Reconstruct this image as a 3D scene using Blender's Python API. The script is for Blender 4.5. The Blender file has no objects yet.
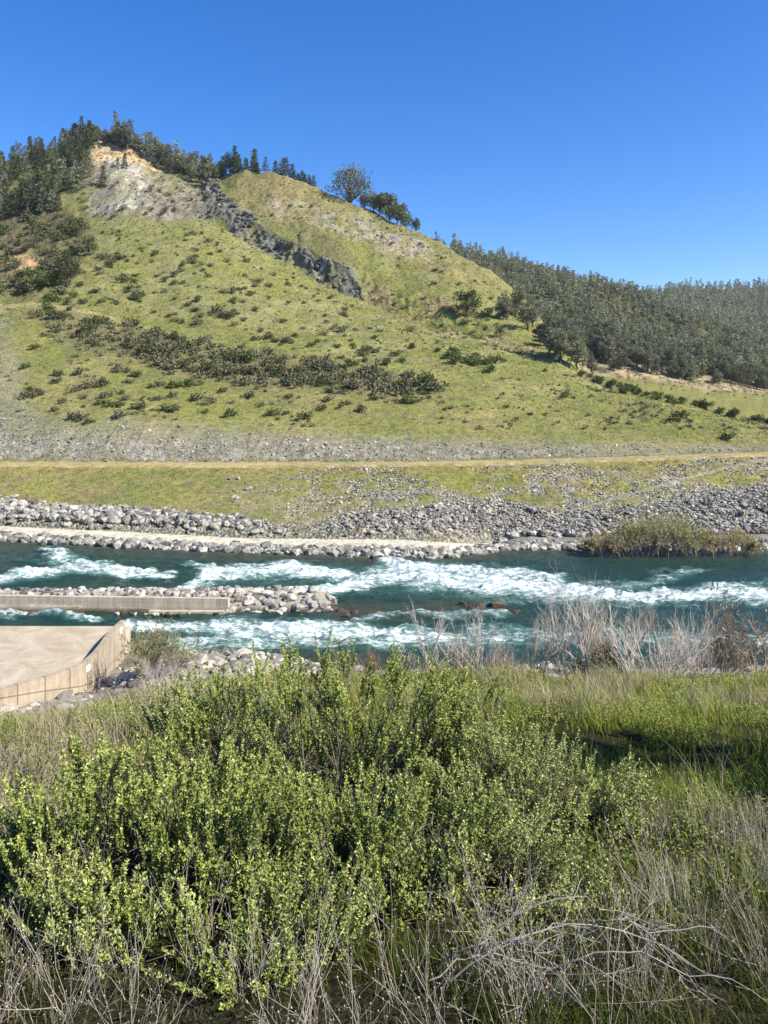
import bpy, math
import numpy as np
from mathutils import Vector

rng = np.random.default_rng(7)
C = bpy.context.scene.collection
H, F, HX, HY = 18.0, 769.0, 384.0, 400.0     # camera height over the river, focal length and horizon used to lay out the valley

# ------------------------------------------------------------------ scene, camera, light
sc = bpy.context.scene
w = bpy.data.worlds.new("World"); sc.world = w; w.use_nodes = True
SUN_EL, SUN_BACK = math.radians(40), math.radians(22)
sun_dir = Vector((math.cos(SUN_EL)*math.cos(SUN_BACK), -math.cos(SUN_EL)*math.sin(SUN_BACK), math.sin(SUN_EL)))
nt = w.node_tree; nt.nodes.clear()
sky = nt.nodes.new('ShaderNodeTexSky'); sky.sky_type = 'NISHITA'; sky.sun_disc = False
sky.sun_elevation = SUN_EL; sky.sun_rotation = math.atan2(sun_dir.x, sun_dir.y)
sky.altitude = 300; sky.air_density = 1.0; sky.dust_density = 0.3; sky.ozone_density = 3.0
bg = nt.nodes.new('ShaderNodeBackground'); bg.inputs[1].default_value = 0.105
wo = nt.nodes.new('ShaderNodeOutputWorld')
hs = nt.nodes.new('ShaderNodeHueSaturation'); hs.inputs['Saturation'].default_value = 1.38; hs.inputs['Hue'].default_value = 0.513
nt.links.new(sky.outputs[0], hs.inputs['Color']); nt.links.new(hs.outputs[0], bg.inputs[0]); nt.links.new(bg.outputs[0], wo.inputs[0])
sl = bpy.data.lights.new('sun', 'SUN'); sl.energy = 5.0; sl.angle = math.radians(0.5); sl.color = (1, 0.94, 0.84)
so = bpy.data.objects.new('sun', sl); C.objects.link(so); so.location = (60, -40, 120)
so.rotation_euler = sun_dir.to_track_quat('Z', 'Y').to_euler()
sc.view_settings.view_transform = 'Standard'; sc.view_settings.look = 'None'
sc.view_settings.exposure = 1.02; sc.view_settings.gamma = 1.0
cam = bpy.data.cameras.new('camera'); co = bpy.data.objects.new('camera', cam); C.objects.link(co); sc.camera = co
co.location = (0, 0, H); co.rotation_euler = (math.pi/2, 0, 0)
cam.sensor_fit = 'VERTICAL'; cam.sensor_height = 36; cam.lens = 36*F/1024
cam.shift_y = -(512-HY)/1024; cam.clip_start = 0.05; cam.clip_end = 5000

HAZE = 0.00007
# ------------------------------------------------------------------ numpy helpers
def sm(a, b, x):
    t = np.clip((np.asarray(x, float)-a)/(b-a), 0, 1); return t*t*(3-2*t)

def _h(ix, iy, seed):
    n = (ix.astype(np.int64)*374761393 + iy.astype(np.int64)*668265263 + seed*1442695041) & 0xffffffff
    n = ((n ^ (n >> 13))*1274126177) & 0xffffffff
    n = (n ^ (n >> 16)) & 0xffffff
    return n/float(0xffffff)

def vn(x, y, seed=0):
    x0 = np.floor(x); y0 = np.floor(y); fx = x-x0; fy = y-y0
    fx = fx*fx*fx*(fx*(fx*6-15)+10); fy = fy*fy*fy*(fy*(fy*6-15)+10)
    a = _h(x0, y0, seed); b = _h(x0+1, y0, seed); c = _h(x0, y0+1, seed); d = _h(x0+1, y0+1, seed)
    return (a*(1-fx)+b*fx)*(1-fy)+(c*(1-fx)+d*fx)*fy*1.0

def fbm(x, y, seed=0, o=4):
    s = 0; a = 0.5; t = 0
    for k in range(o):
        s = s+a*vn(x*2**k+17.3*k, y*2**k+5.1*k, seed+k); t += a; a *= 0.5
    return s/t                                       # 0..1

def ridged(x, y, seed=0, o=4):
    s = 0; a = 0.5; t = 0
    for k in range(o):
        s = s+a*(1-np.abs(2*vn(x*2**k+9.7*k, y*2**k+3.3*k, seed+k)-1)); t += a; a *= 0.55
    return s/t

def polymask(px, py, pts, soft):
    """1 inside the polygon, falling to 0 over `soft` outside it."""
    shp = px.shape; x = px.ravel(); y = py.ravel()
    pts = np.array(pts, float); out = np.zeros(x.shape)
    bb = (x > pts[:, 0].min()-soft) & (x < pts[:, 0].max()+soft) & (y > pts[:, 1].min()-soft) & (y < pts[:, 1].max()+soft)
    xx = x[bb]; yy = y[bb]
    if len(xx) == 0: return out.reshape(shp)
    ins = np.zeros(xx.shape, bool); dd = np.full(xx.shape, 1e9)
    n = len(pts)
    for i in range(n):
        ax, ay = pts[i]; bx, by = pts[(i+1) % n]
        if ay != by:
            cr = ((ay > yy) != (by > yy)) & (xx < (bx-ax)*(yy-ay)/(by-ay)+ax)
            ins ^= cr
        L2 = (bx-ax)**2+(by-ay)**2+1e-9
        t = np.clip(((xx-ax)*(bx-ax)+(yy-ay)*(by-ay))/L2, 0, 1)
        dd = np.minimum(dd, np.hypot(xx-ax-t*(bx-ax), yy-ay-t*(by-ay)))
    sd = np.where(ins, dd, -dd)
    out[bb] = sm(-soft*0.5, soft*0.5, sd)
    return out.reshape(shp)

def linemask(px, py, pts, wid, soft=0.35):
    """1 on the polyline (half width wid, or per-point widths) fading outwards"""
    shp = px.shape; x = px.ravel(); y = py.ravel(); best = np.zeros(x.shape)
    for (a, b) in zip(pts[:-1], pts[1:]):
        ax, ay = a[:2]; bx, by = b[:2]; wa = a[2] if len(a) > 2 else wid; wb = b[2] if len(b) > 2 else wid
        L2 = (bx-ax)**2+(by-ay)**2+1e-9
        t = np.clip(((x-ax)*(bx-ax)+(y-ay)*(by-ay))/L2, 0, 1)
        d = np.hypot(x-ax-t*(bx-ax), y-ay-t*(by-ay))/(wa+t*(wb-wa))
        best = np.maximum(best, 1-sm(soft, 2-1.55*min(soft/.35, 1) if soft < .35 else 1.0, d))
    return best.reshape(shp)

def mesh(name, V, faces, mats, mi=None, color=None, tint=None, smooth=False, fattr=None, uv=None):
    """V (n,3); faces: list of (m,k) index arrays; mi: list of material indices, one per array"""
    me = bpy.data.meshes.new(name)
    V = np.asarray(V, np.float32)
    faces = [np.asarray(f, np.int32) for f in faces]
    tot = np.concatenate([np.full(len(f), f.shape[1], np.int32) for f in faces])
    idx = np.concatenate([f.ravel() for f in faces]).astype(np.int32)
    st = np.concatenate([[0], np.cumsum(tot)[:-1]]).astype(np.int32)
    me.vertices.add(len(V)); me.vertices.foreach_set('co', V.ravel())
    me.loops.add(len(idx)); me.loops.foreach_set('vertex_index', idx)
    me.polygons.add(len(tot)); me.polygons.foreach_set('loop_start', st); me.polygons.foreach_set('loop_total', tot)
    if mi is not None:
        me.polygons.foreach_set('material_index', np.concatenate([np.full(len(f), m, np.int32) for f, m in zip(faces, mi)]))
    me.polygons.foreach_set('use_smooth', np.full(len(tot), smooth))
    for m in (mats if isinstance(mats, (list, tuple)) else [mats]): me.materials.append(m)
    if color is not None:
        a = me.attributes.new('tone', 'FLOAT_COLOR', 'POINT')
        c = np.ones((len(V), 4), np.float32); c[:, :3] = color; a.data.foreach_set('color', c.ravel())
    for k, v in (fattr or {}).items():
        a = me.attributes.new(k, 'FLOAT', 'POINT'); a.data.foreach_set('value', np.asarray(v, np.float32).ravel())
    if tint is not None:
        a = me.attributes.new('tint', 'FLOAT', 'POINT'); a.data.foreach_set('value', np.asarray(tint, np.float32).ravel())
    if uv is not None:
        a = me.attributes.new('along', 'FLOAT_VECTOR', 'POINT'); a.data.foreach_set('vector', np.asarray(uv, np.float32).ravel())
    me.update(calc_edges=True); me.validate()
    return me

def obj(name, me, parent=None, loc=None, rz=0.0, s=None):
    o = bpy.data.objects.new(name, me); C.objects.link(o)
    if parent is not None: o.parent = parent
    if loc is not None: o.location = loc
    if rz: o.rotation_euler = (0, 0, rz)
    if s is not None: o.scale = s if isinstance(s, (tuple, list)) else (s, s, s)
    return o

def tag(o, label, cat, group=None):
    o['label'] = label; o['category'] = cat
    if group: o['group'] = group
    return o

def kind(o, k): o['kind'] = k; return o

def tubes(P, R, sides=4):
    """n polylines P (n,k,3) with radii R (n,k) -> V, quads"""
    n, k, _ = P.shape
    D = np.empty_like(P); D[:, 1:-1] = P[:, 2:]-P[:, :-2]; D[:, 0] = P[:, 1]-P[:, 0]; D[:, -1] = P[:, -1]-P[:, -2]
    D /= np.linalg.norm(D, axis=2, keepdims=True)+1e-9
    M = P[:, -1]-P[:, 0]; M /= np.linalg.norm(M, axis=1, keepdims=True)+1e-9
    ref = np.where(np.abs(M[:, 2:3]) > 0.8, np.array([[1.0, 0.2, 0]]), np.array([[0.1, 0.1, 1.0]]))[:, None, :]
    A = np.cross(D, np.broadcast_to(ref, D.shape)); A /= np.linalg.norm(A, axis=2, keepdims=True)+1e-9
    B = np.cross(D, A)
    th = np.arange(sides)*2*math.pi/sides
    V = P[:, :, None, :]+R[:, :, None, None]*(A[:, :, None, :]*np.cos(th)[None, None, :, None]+B[:, :, None, :]*np.sin(th)[None, None, :, None])
    base = (np.arange(n)*k*sides)[:, None, None]
    i = np.arange(k-1)[None, :, None]*sides; j = np.arange(sides)[None, None, :]; j2 = (j+1) % sides
    Q = np.stack([base+i+j, base+i+j2, base+i+sides+j2, base+i+sides+j], -1).reshape(-1, 4)
    return V.reshape(-1, 3), Q

def leaves(P, D, L, W, rng, fold=0.0, face=None):
    """diamond leaves at P along D"""
    n = len(P); D = D/(np.linalg.norm(D, axis=1, keepdims=True)+1e-9)
    r = rng.normal(size=(n, 3)) if face is None else rng.normal(size=(n, 3))*0.55+face; S = np.cross(D, r); S /= np.linalg.norm(S, axis=1, keepdims=True)+1e-9
    L = np.broadcast_to(L, n)[:, None]; W = np.broadcast_to(W, n)[:, None]
    N = np.cross(S, D)
    V = np.stack([P, P+D*L*0.45+S*W*0.5+N*W*fold, P+D*L, P+D*L*0.45-S*W*0.5+N*W*fold], 1)
    return V.reshape(-1, 3), (np.arange(n)*4)[:, None]+np.arange(4)[None, :]

def join(parts):
    """[(V, quads)] -> V, [quads]"""
    Vs = []; Fs = []; o = 0
    for V, Q in parts:
        Vs.append(V); Fs.append(np.asarray(Q)+o); o += len(V)
    return np.concatenate(Vs), Fs

def unit(v): return v/(np.linalg.norm(v, axis=-1, keepdims=True)+1e-9)

def grow(r, P, D, L, R, levels, k=5, sag=0.0):
    """recursive twig growth, vectorised level by level. returns [(paths, radii)]"""
    out = []
    for li, lv in enumerate([None]+levels):
        if lv is not None:
            n = lv['n']; par, prad = out[-1]
            m = len(par)
            t = r.uniform(lv.get('t0', 0.3), 1.0, (m, n))*(k-1)
            i0 = np.clip(t.astype(int), 0, k-2); fr = (t-i0)[..., None]
            mi = np.arange(m)[:, None]
            P = (par[mi, i0]*(1-fr)+par[mi, i0+1]*fr).reshape(-1, 3)
            pd = unit(par[mi, i0+1]-par[mi, i0]).reshape(-1, 3)
            rr = (prad[mi, i0]*(1-fr[..., 0])+prad[mi, i0+1]*fr[..., 0]).reshape(-1)
            side = unit(np.cross(pd, r.normal(size=pd.shape)))
            ang = r.uniform(*lv['ang'], len(P))[:, None]
            D = unit(pd*np.cos(ang)+side*np.sin(ang)+np.array([0, 0, lv.get('up', 0.2)]))
            L = lv['len']*r.uniform(0.55, 1.25, len(P)); R = np.minimum(rr*0.7, lv['rad'])
        pts = [P]; d = D
        st = (L/(k-1))[:, None]
        wob = (lv or {}).get('wob', 0.18)
        for q in range(k-1):
            d = unit(d+r.normal(size=d.shape)*wob+np.array([0, 0, (lv or {}).get('up', 0.1)*0.25-sag]))
            pts.append(pts[-1]+d*st)
        tp = np.linspace(1, (lv or {}).get('tip', 0.45), k)
        out.append((np.stack(pts, 1), np.asarray(R)[:, None]*tp[None, :]))
    return out

# ------------------------------------------------------------------ materials
def mat(name):
    m = bpy.data.materials.new(name); m.use_nodes = True; n = m.node_tree; n.nodes.clear()
    o = n.nodes.new('ShaderNodeOutputMaterial'); return m, n, o

def nd(n, t, **kw):
    x = n.nodes.new(t)
    for k, v in kw.items():
        if k.startswith('i_'): x.inputs[k[2:].replace('_', ' ')].default_value = v
        else: setattr(x, k, v)
    return x

def mixc(n, blend, fac, a, b):
    x = n.nodes.new('ShaderNodeMix'); x.data_type = 'RGBA'; x.blend_type = blend
    for sock, v in ((x.inputs[0], fac), (x.inputs[6], a), (x.inputs[7], b)):
        if hasattr(v, 'links') or isinstance(v, bpy.types.NodeSocket): n.links.new(v, sock)
        elif isinstance(v, (int, float)): sock.default_value = v
        else: sock.default_value = (*v, 1)
    return x.outputs[2]

def mth(n, op, a, b=None, c=None):
    x = n.nodes.new('ShaderNodeMath'); x.operation = op
    for s, v in zip(x.inputs, (a, b, c)):
        if v is None: continue
        if isinstance(v, bpy.types.NodeSocket): n.links.new(v, s)
        else: s.default_value = v
    return x.outputs[0]

def attr(n, name, kind='Fac'):
    a = n.nodes.new('ShaderNodeAttribute'); a.attribute_name = name; return a.outputs[kind]

def ramp(n, fac, stops):
    x = n.nodes.new('ShaderNodeValToRGB')
    while len(x.color_ramp.elements) < len(stops): x.color_ramp.elements.new(0.5)
    for e, (p, c) in zip(x.color_ramp.elements, stops):
        e.position = p; e.color = (*c, 1) if len(c) == 3 else c
    n.links.new(fac, x.inputs[0]); return x.outputs[0]

def noise(n, scale, detail=4, rough=0.6, vec=None, dist=0.0):
    x = nd(n, 'ShaderNodeTexNoise'); x.inputs['Scale'].default_value = scale; x.inputs['Detail'].default_value = detail
    x.inputs['Roughness'].default_value = rough; x.inputs['Distortion'].default_value = dist
    if vec is not None: n.links.new(vec, x.inputs['Vector'])
    return x.outputs['Fac']

def geom_pos(n): return n.nodes.new('ShaderNodeNewGeometry').outputs['Position']
def obj_pos(n): return n.nodes.new('ShaderNodeTexCoord').outputs['Object']

def finish(n, o, col, rough=0.9, bump=None, bstr=0.5, bdist=0.1, spec=0.2):
    p = nd(n, 'ShaderNodeBsdfPrincipled'); p.inputs['Specular IOR Level'].default_value = spec
    if isinstance(rough, bpy.types.NodeSocket): n.links.new(rough, p.inputs['Roughness'])
    else: p.inputs['Roughness'].default_value = rough
    if isinstance(col, bpy.types.NodeSocket): n.links.new(col, p.inputs['Base Color'])
    else: p.inputs['Base Color'].default_value = (*col, 1)
    if bump is not None:
        b = nd(n, 'ShaderNodeBump'); b.inputs['Strength'].default_value = bstr; b.inputs['Distance'].default_value = bdist
        n.links.new(bump, b.inputs['Height']); n.links.new(b.outputs[0], p.inputs['Normal'])
    n.links.new(p.outputs[0], o.inputs[0]); return p

def leaf_mat(name, c_dark, c_light, trans=0.3, rnd=0.25, gloss=None):
    """foliage: tint attribute picks between two leaf colours, each plant a little different; light passes through"""
    m, n, o = mat(name)
    oi = nd(n, 'ShaderNodeObjectInfo')
    t = attr(n, 'tint')
    t2 = mth(n, 'ADD', t, mth(n, 'MULTIPLY', mth(n, 'SUBTRACT', oi.outputs['Random'], 0.5), rnd*2))
    col = ramp(n, t2, [(0.0, c_dark), (1.0, c_light)])
    d = nd(n, 'ShaderNodeBsdfDiffuse'); n.links.new(col, d.inputs[0])
    tr = nd(n, 'ShaderNodeBsdfTranslucent'); n.links.new(mixc(n, 'MULTIPLY', 1.0, col, (1.0, 1.0, 0.6)), tr.inputs[0])
    mx = nd(n, 'ShaderNodeMixShader'); mx.inputs[0].default_value = trans
    n.links.new(d.outputs[0], mx.inputs[1]); n.links.new(tr.outputs[0], mx.inputs[2])
    last = mx.outputs[0]
    if gloss:
        g = nd(n, 'ShaderNodeBsdfGlossy'); g.inputs['Roughness'].default_value = 0.4
        m2 = nd(n, 'ShaderNodeMixShader'); m2.inputs[0].default_value = gloss
        n.links.new(last, m2.inputs[1]); n.links.new(g.outputs[0], m2.inputs[2]); last = m2.outputs[0]
    n.links.new(last, o.inputs[0]); return m

def tone_leaf_mat(name, trans=0.3):
    m, n, o = mat(name)
    col = attr(n, 'tone', 'Color')
    d = nd(n, 'ShaderNodeBsdfDiffuse'); n.links.new(col, d.inputs[0])
    tr = nd(n, 'ShaderNodeBsdfTranslucent'); n.links.new(col, tr.inputs[0])
    mx = nd(n, 'ShaderNodeMixShader'); mx.inputs[0].default_value = trans
    n.links.new(d.outputs[0], mx.inputs[1]); n.links.new(tr.outputs[0], mx.inputs[2]); n.links.new(mx.outputs[0], o.inputs[0])
    return m

def bark_mat(name, c0, c1, rnd=0.0):
    m, n, o = mat(name)
    f = noise(n, 9.0, 4, 0.6, obj_pos(n)); col = ramp(n, f, [(0.3, c0), (0.7, c1)])
    finish(n, o, col, 0.95, f, 0.4, 0.02, 0.1); return m

def rock_mat(name, c0, c1, tone=False, scale=2.5):
    m, n, o = mat(name)
    f = noise(n, scale, 6, 0.65, obj_pos(n)); oi = nd(n, 'ShaderNodeObjectInfo')
    col = ramp(n, f, [(0.3, c0), (0.7, c1)])
    if tone: col = mixc(n, 'MULTIPLY', 1.0, attr(n, 'tone', 'Color'), ramp(n, f, [(0.3, (0.75, 0.75, 0.75)), (0.7, (1.15, 1.15, 1.15))]))
    else: col = mixc(n, 'MULTIPLY', 1.0, col, ramp(n, oi.outputs['Random'], [(0, (0.62, 0.62, 0.62)), (0.5, (0.95, 0.93, 0.88)), (1, (1.2, 1.18, 1.12))]))
    finish(n, o, col, 0.9, f, 0.6, 0.15, 0.2); return m

M = {}
# hillside ground: colour of each patch of ground from the layout, finer variation by noise
m, n, o = mat('hillside_ground')
pos = geom_pos(n)
base = attr(n, 'tone', 'Color'); rk = attr(n, 'rocky')
nf = noise(n, 0.9, 6, 0.7, pos); nm = noise(n, 0.12, 4, 0.6, pos); nff = noise(n, 4.0, 4, 0.7, pos)
col = mixc(n, 'MULTIPLY', 1.0, base, ramp(n, nf, [(0.30, (0.52, 0.56, 0.52)), (0.5, (1, 1, 1)), (0.70, (1.4, 1.34, 1.25))]))
col = mixc(n, 'MULTIPLY', 0.8, col, ramp(n, nm, [(0.3, (0.78, 0.84, 0.8)), (0.7, (1.2, 1.14, 1.1))]))
col = mixc(n, 'MULTIPLY', 0.8, col, ramp(n, nff, [(0.32, (0.55, 0.56, 0.55)), (0.68, (1.4, 1.38, 1.32))]))
vo = nd(n, 'ShaderNodeTexVoronoi'); vo.inputs['Scale'].default_value = 2.4; n.links.new(pos, vo.inputs['Vector'])
vg = nd(n, 'ShaderNodeSeparateColor'); n.links.new(vo.outputs['Color'], vg.inputs[0])
stone = ramp(n, vg.outputs[0], [(0.0, (0.5, 0.5, 0.5)), (0.5, (1.0, 1.0, 1.0)), (1.0, (1.7, 1.68, 1.6))])
col = mixc(n, 'MULTIPLY', rk, col, stone)
bh = mth(n, 'ADD', mth(n, 'MULTIPLY', nf, 0.6), mth(n, 'MULTIPLY', mth(n, 'MULTIPLY', vo.outputs['Distance'], rk), -1.0))
bh = mth(n, 'ADD', bh, mth(n, 'MULTIPLY', nff, 0.25))
finish(n, o, col, 0.95, bh, 0.8, 0.5, 0.05); M['hill'] = m

m, n, o = mat('near_soil')
pos = geom_pos(n)
f = noise(n, 3.0, 6, 0.7, pos); f2 = noise(n, 30.0, 4, 0.7, pos)
col = mixc(n, 'MULTIPLY', 1.0, attr(n, 'tone', 'Color'), ramp(n, f, [(0.3, (0.6, 0.62, 0.6)), (0.7, (1.3, 1.25, 1.2))]))
col = mixc(n, 'MULTIPLY', 0.7, col, ramp(n, f2, [(0.3, (0.6, 0.6, 0.6)), (0.7, (1.3, 1.3, 1.3))]))
finish(n, o, col, 0.95, mth(n, 'ADD', f, mth(n, 'MULTIPLY', f2, 0.3)), 0.7, 0.1, 0.05); M['soil'] = m

# river water
m, n, o = mat('river_water')
pos = geom_pos(n)
mp = nd(n, 'ShaderNodeMapping'); mp.inputs['Scale'].default_value = (0.34, 1.5, 1.0); mp.inputs['Rotation'].default_value = (0, 0, math.radians(7))
n.links.new(pos, mp.inputs['Vector'])
s1 = noise(n, 1.3, 8, 0.72, mp.outputs[0], 0.9)
s2 = noise(n, 5.0, 6, 0.75, mp.outputs[0], 0.6)
rip = noise(n, 2.0, 6, 0.65, pos, 0.5)
fo = attr(n, 'foam')
st = mth(n, 'ADD', mth(n, 'MULTIPLY', mth(n, 'ADD', mth(n, 'MULTIPLY', s1, 0.55), mth(n, 'MULTIPLY', s2, 0.45)), 1.9), -0.45)
fm = nd(n, 'ShaderNodeMapRange'); fm.interpolation_type = 'SMOOTHSTEP'
n.links.new(mth(n, 'ADD', mth(n, 'MULTIPLY', fo, 0.46), st), fm.inputs['Value'])
fm.inputs['From Min'].default_value = 0.76; fm.inputs['From Max'].default_value = 1.15
foam = fm.outputs[0]
aer = nd(n, 'ShaderNodeMapRange'); n.links.new(mth(n, 'ADD', mth(n, 'MULTIPLY', fo, 0.8), mth(n, 'MULTIPLY', s1, 0.6)), aer.inputs['Value'])
aer.inputs['From Min'].default_value = 0.45; aer.inputs['From Max'].default_value = 1.2
deep = mixc(n, 'MIX', attr(n, 'shallow'), (0.012, 0.040, 0.030), (0.05, 0.05, 0.028))
wc = mixc(n, 'MIX', aer.outputs[0], deep, (0.10, 0.21, 0.175))
b = nd(n, 'ShaderNodeBump'); b.inputs['Strength'].default_value = 0.9; b.inputs['Distance'].default_value = 0.18
n.links.new(mth(n, 'ADD', rip, mth(n, 'MULTIPLY', s2, 0.7)), b.inputs['Height'])
wp = nd(n, 'ShaderNodeBsdfPrincipled'); wp.inputs['Roughness'].default_value = 0.12; wp.inputs['IOR'].default_value = 1.33
n.links.new(wc, wp.inputs['Base Color']); n.links.new(b.outputs[0], wp.inputs['Normal'])
fp = nd(n, 'ShaderNodeBsdfPrincipled'); fp.inputs['Roughness'].default_value = 0.9; fp.inputs['Base Color'].default_value = (0.78, 0.82, 0.82, 1)
n.links.new(b.outputs[0], fp.inputs['Normal'])
mx = nd(n, 'ShaderNodeMixShader'); n.links.new(foam, mx.inputs[0]); n.links.new(wp.outputs[0], mx.inputs[1]); n.links.new(fp.outputs[0], mx.inputs[2])
n.links.new(mx.outputs[0], o.inputs[0]); M['water'] = m

# concrete
def concrete(name, c0, c1, joints=False, jf=0.75):
    m, n, o = mat(name); pos = geom_pos(n)
    f = noise(n, 0.32, 7, 0.68, pos, 2.2); f2 = noise(n, 6.0, 5, 0.7, pos)
    col = ramp(n, f, [(0.35, c0), (0.65, c1)])
    col = mixc(n, 'MULTIPLY', 0.6, col, ramp(n, f2, [(0.3, (0.8, 0.8, 0.8)), (0.7, (1.1, 1.1, 1.1))]))
    if joints:
        a = nd(n, 'ShaderNodeAttribute'); a.attribute_name = 'along'
        sx = nd(n, 'ShaderNodeSeparateXYZ'); n.links.new(a.outputs['Vector'], sx.inputs[0])
        j1 = mth(n, 'LESS_THAN', mth(n, 'ABSOLUTE', mth(n, 'SUBTRACT', mth(n, 'FRACT', mth(n, 'DIVIDE', sx.outputs[0], 1.5)), 0.5)), 0.022)
        j2 = mth(n, 'LESS_THAN', mth(n, 'ABSOLUTE', mth(n, 'SUBTRACT', sx.outputs[1], 1.15)), 0.035)
        mp = nd(n, 'ShaderNodeMapping'); mp.inputs['Scale'].default_value = (3.0, 0.25, 1); n.links.new(a.outputs['Vector'], mp.inputs['Vector'])
        stn = noise(n, 1.0, 4, 0.7, mp.outputs[0])
        col = mixc(n, 'MULTIPLY', 0.7, col, ramp(n, stn, [(0.35, (0.68, 0.66, 0.62)), (0.6, (1.05, 1.05, 1.05))]))
        col = mixc(n, 'MULTIPLY', mth(n, 'MULTIPLY', mth(n, 'MAXIMUM', j1, j2), jf), col, (0.3, 0.28, 0.25))
    finish(n, o, col, 0.9, f2, 0.3, 0.03, 0.15); return m
M['deck'] = concrete('sandy_concrete', (0.33, 0.265, 0.18), (0.47, 0.40, 0.295))
M['panel'] = concrete('panel_concrete', (0.31, 0.25, 0.18), (0.40, 0.335, 0.25), True)
M['wallc'] = concrete('weathered_concrete', (0.42, 0.37, 0.275), (0.51, 0.46, 0.355), True, 0.22)
m, n, o = mat('white_sign'); finish(n, o, (0.75, 0.75, 0.75), 0.5); M['white'] = m

M['rock'] = rock_mat('boulder_rock', (0.19, 0.18, 0.155), (0.39, 0.365, 0.315))
M['rock_pale'] = rock_mat('pale_boulder_rock', (0.27, 0.25, 0.205), (0.48, 0.45, 0.385))
M['rock_brown'] = rock_mat('wet_brown_rock', (0.045, 0.038, 0.03), (0.11, 0.088, 0.066))
M['rubble'] = rock_mat('riprap_rock', (0, 0, 0), (1, 1, 1), True, 3.0)
M['bark'] = bark_mat('grey_brown_bark', (0.06, 0.05, 0.04), (0.14, 0.12, 0.10))
M['deadwood'] = bark_mat('grey_dead_wood', (0.17, 0.15, 0.125), (0.34, 0.31, 0.27))
M['pale_bark'] = bark_mat('pale_bare_bark', (0.27, 0.24, 0.20), (0.47, 0.43, 0.37))
M['white_bark'] = bark_mat('white_willow_bark', (0.32, 0.29, 0.25), (0.54, 0.50, 0.45))
M['tan_bark'] = bark_mat('tan_twig_bark', (0.27, 0.21, 0.15), (0.42, 0.35, 0.26))
M['red_bark'] = bark_mat('reddish_twig_bark', (0.16, 0.10, 0.07), (0.27, 0.18, 0.13))
M['woody'] = bark_mat('woody_shrub_stem', (0.09, 0.075, 0.06), (0.22, 0.19, 0.15))
M['straw'] = bark_mat('pale_dry_stalk', (0.25, 0.215, 0.16), (0.45, 0.405, 0.32))
M['fir'] = leaf_mat('dark_conifer_needles', (0.04, 0.055, 0.028), (0.13, 0.15, 0.07), 0.15, 0.2)
M['pine'] = leaf_mat('grey_pine_needles', (0.11, 0.12, 0.075), (0.28, 0.285, 0.195), 0.25, 0.4)
M['oak'] = leaf_mat('live_oak_leaves', (0.055, 0.065, 0.03), (0.18, 0.19, 0.08), 0.2, 0.4)
M['chap'] = leaf_mat('chaparral_leaves', (0.095, 0.094, 0.055), (0.225, 0.215, 0.13), 0.2, 0.25)
M['green_shrub'] = leaf_mat('green_shrub_leaves', (0.06, 0.075, 0.028), (0.165, 0.19, 0.07), 0.25, 0.25)
M['bush'] = leaf_mat('coyote_bush_leaves', (0.11, 0.155, 0.028), (0.44, 0.485, 0.125), 0.14, 0.08, 0.03)
M['bush_sage'] = leaf_mat('sage_bush_leaves', (0.16, 0.195, 0.055), (0.50, 0.53, 0.18), 0.14, 0.05, 0.03)
M['willow'] = leaf_mat('willow_leaves', (0.18, 0.185, 0.06), (0.38, 0.37, 0.16), 0.3, 0.1)
M['reed'] = leaf_mat('reedy_willow_leaves', (0.22, 0.195, 0.09), (0.43, 0.37, 0.19), 0.3, 0.15)
M['brownleaf'] = leaf_mat('withered_leaves', (0.20, 0.15, 0.10), (0.40, 0.31, 0.22), 0.3, 0.1)
M['grass'] = tone_leaf_mat('grass_blades', 0.35)

# ------------------------------------------------------------------ far hillside: profiles from the river to the skyline
# knots 0..14 along each sight line: distance Y and picture height py; py->z = H-(py-HY)*Y/F
cols = np.array([-700, -300, 0, 45, 90, 120, 160, 205, 233, 273, 309, 338, 364, 400, 430, 470, 500, 520, 560, 584, 628, 676, 768, 1000, 1500], float)
def ci(pts):
    p = np.array(pts, float); return np.interp(cols, p[:, 0], p[:, 1])
wat = ci([(-700, 533), (-300, 537), (0, 542), (90, 546), (160, 550), (250, 554), (330, 556), (400, 559), (440, 560), (490, 553), (530, 549), (600, 552), (768, 551), (1500, 556)])
Yw = H*F/(wat-HY)
K = []
z2py = lambda z, Y: HY-F*(np.asarray(z)-H)/Y
K.append((Yw-7, z2py(-2.0, Yw-7)))                                                                 # 0 river bed
K.append((Yw, wat))                                                                               # 1 water line
K.append((Yw+2.5, ci([(-700, 522), (0, 532), (140, 540), (250, 545), (400, 546), (490, 549), (520, 543), (600, 545), (768, 543), (1500, 545)])))
K.append((Yw+6, ci([(-700, 516), (0, 526.5), (140, 533), (250, 539), (400, 540), (490, 545.5), (520, 536), (600, 535), (768, 533), (1500, 535)])))
Yr = ci([(-700, 119), (0, 119), (384, 118), (768, 120), (1500, 124)])
K.append((Yr, ci([(-700, 466), (0, 465.5), (250, 466), (400, 465), (500, 463.5), (600, 460.5), (768, 454.5), (1500, 442)])))   # 4 road outer
K.append((Yr+4, ci([(-700, 462), (0, 462), (250, 462.5), (400, 462), (500, 460), (600, 457.5), (768, 451.5), (1500, 438)])))  # 5 road inner
K.append((Yr+10, ci([(-700, 430), (0, 434), (130, 436), (250, 441), (400, 445), (500, 447), (600, 447), (768, 446), (1500, 430)])))   # 6 gravel cut top
Yb = ci([(-700, 230), (0, 205), (90, 200), (250, 176), (350, 168), (400, 164), (470, 163), (540, 162), (584, 158), (628, 152), (676, 146), (768, 141), (1500, 138)])
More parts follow.
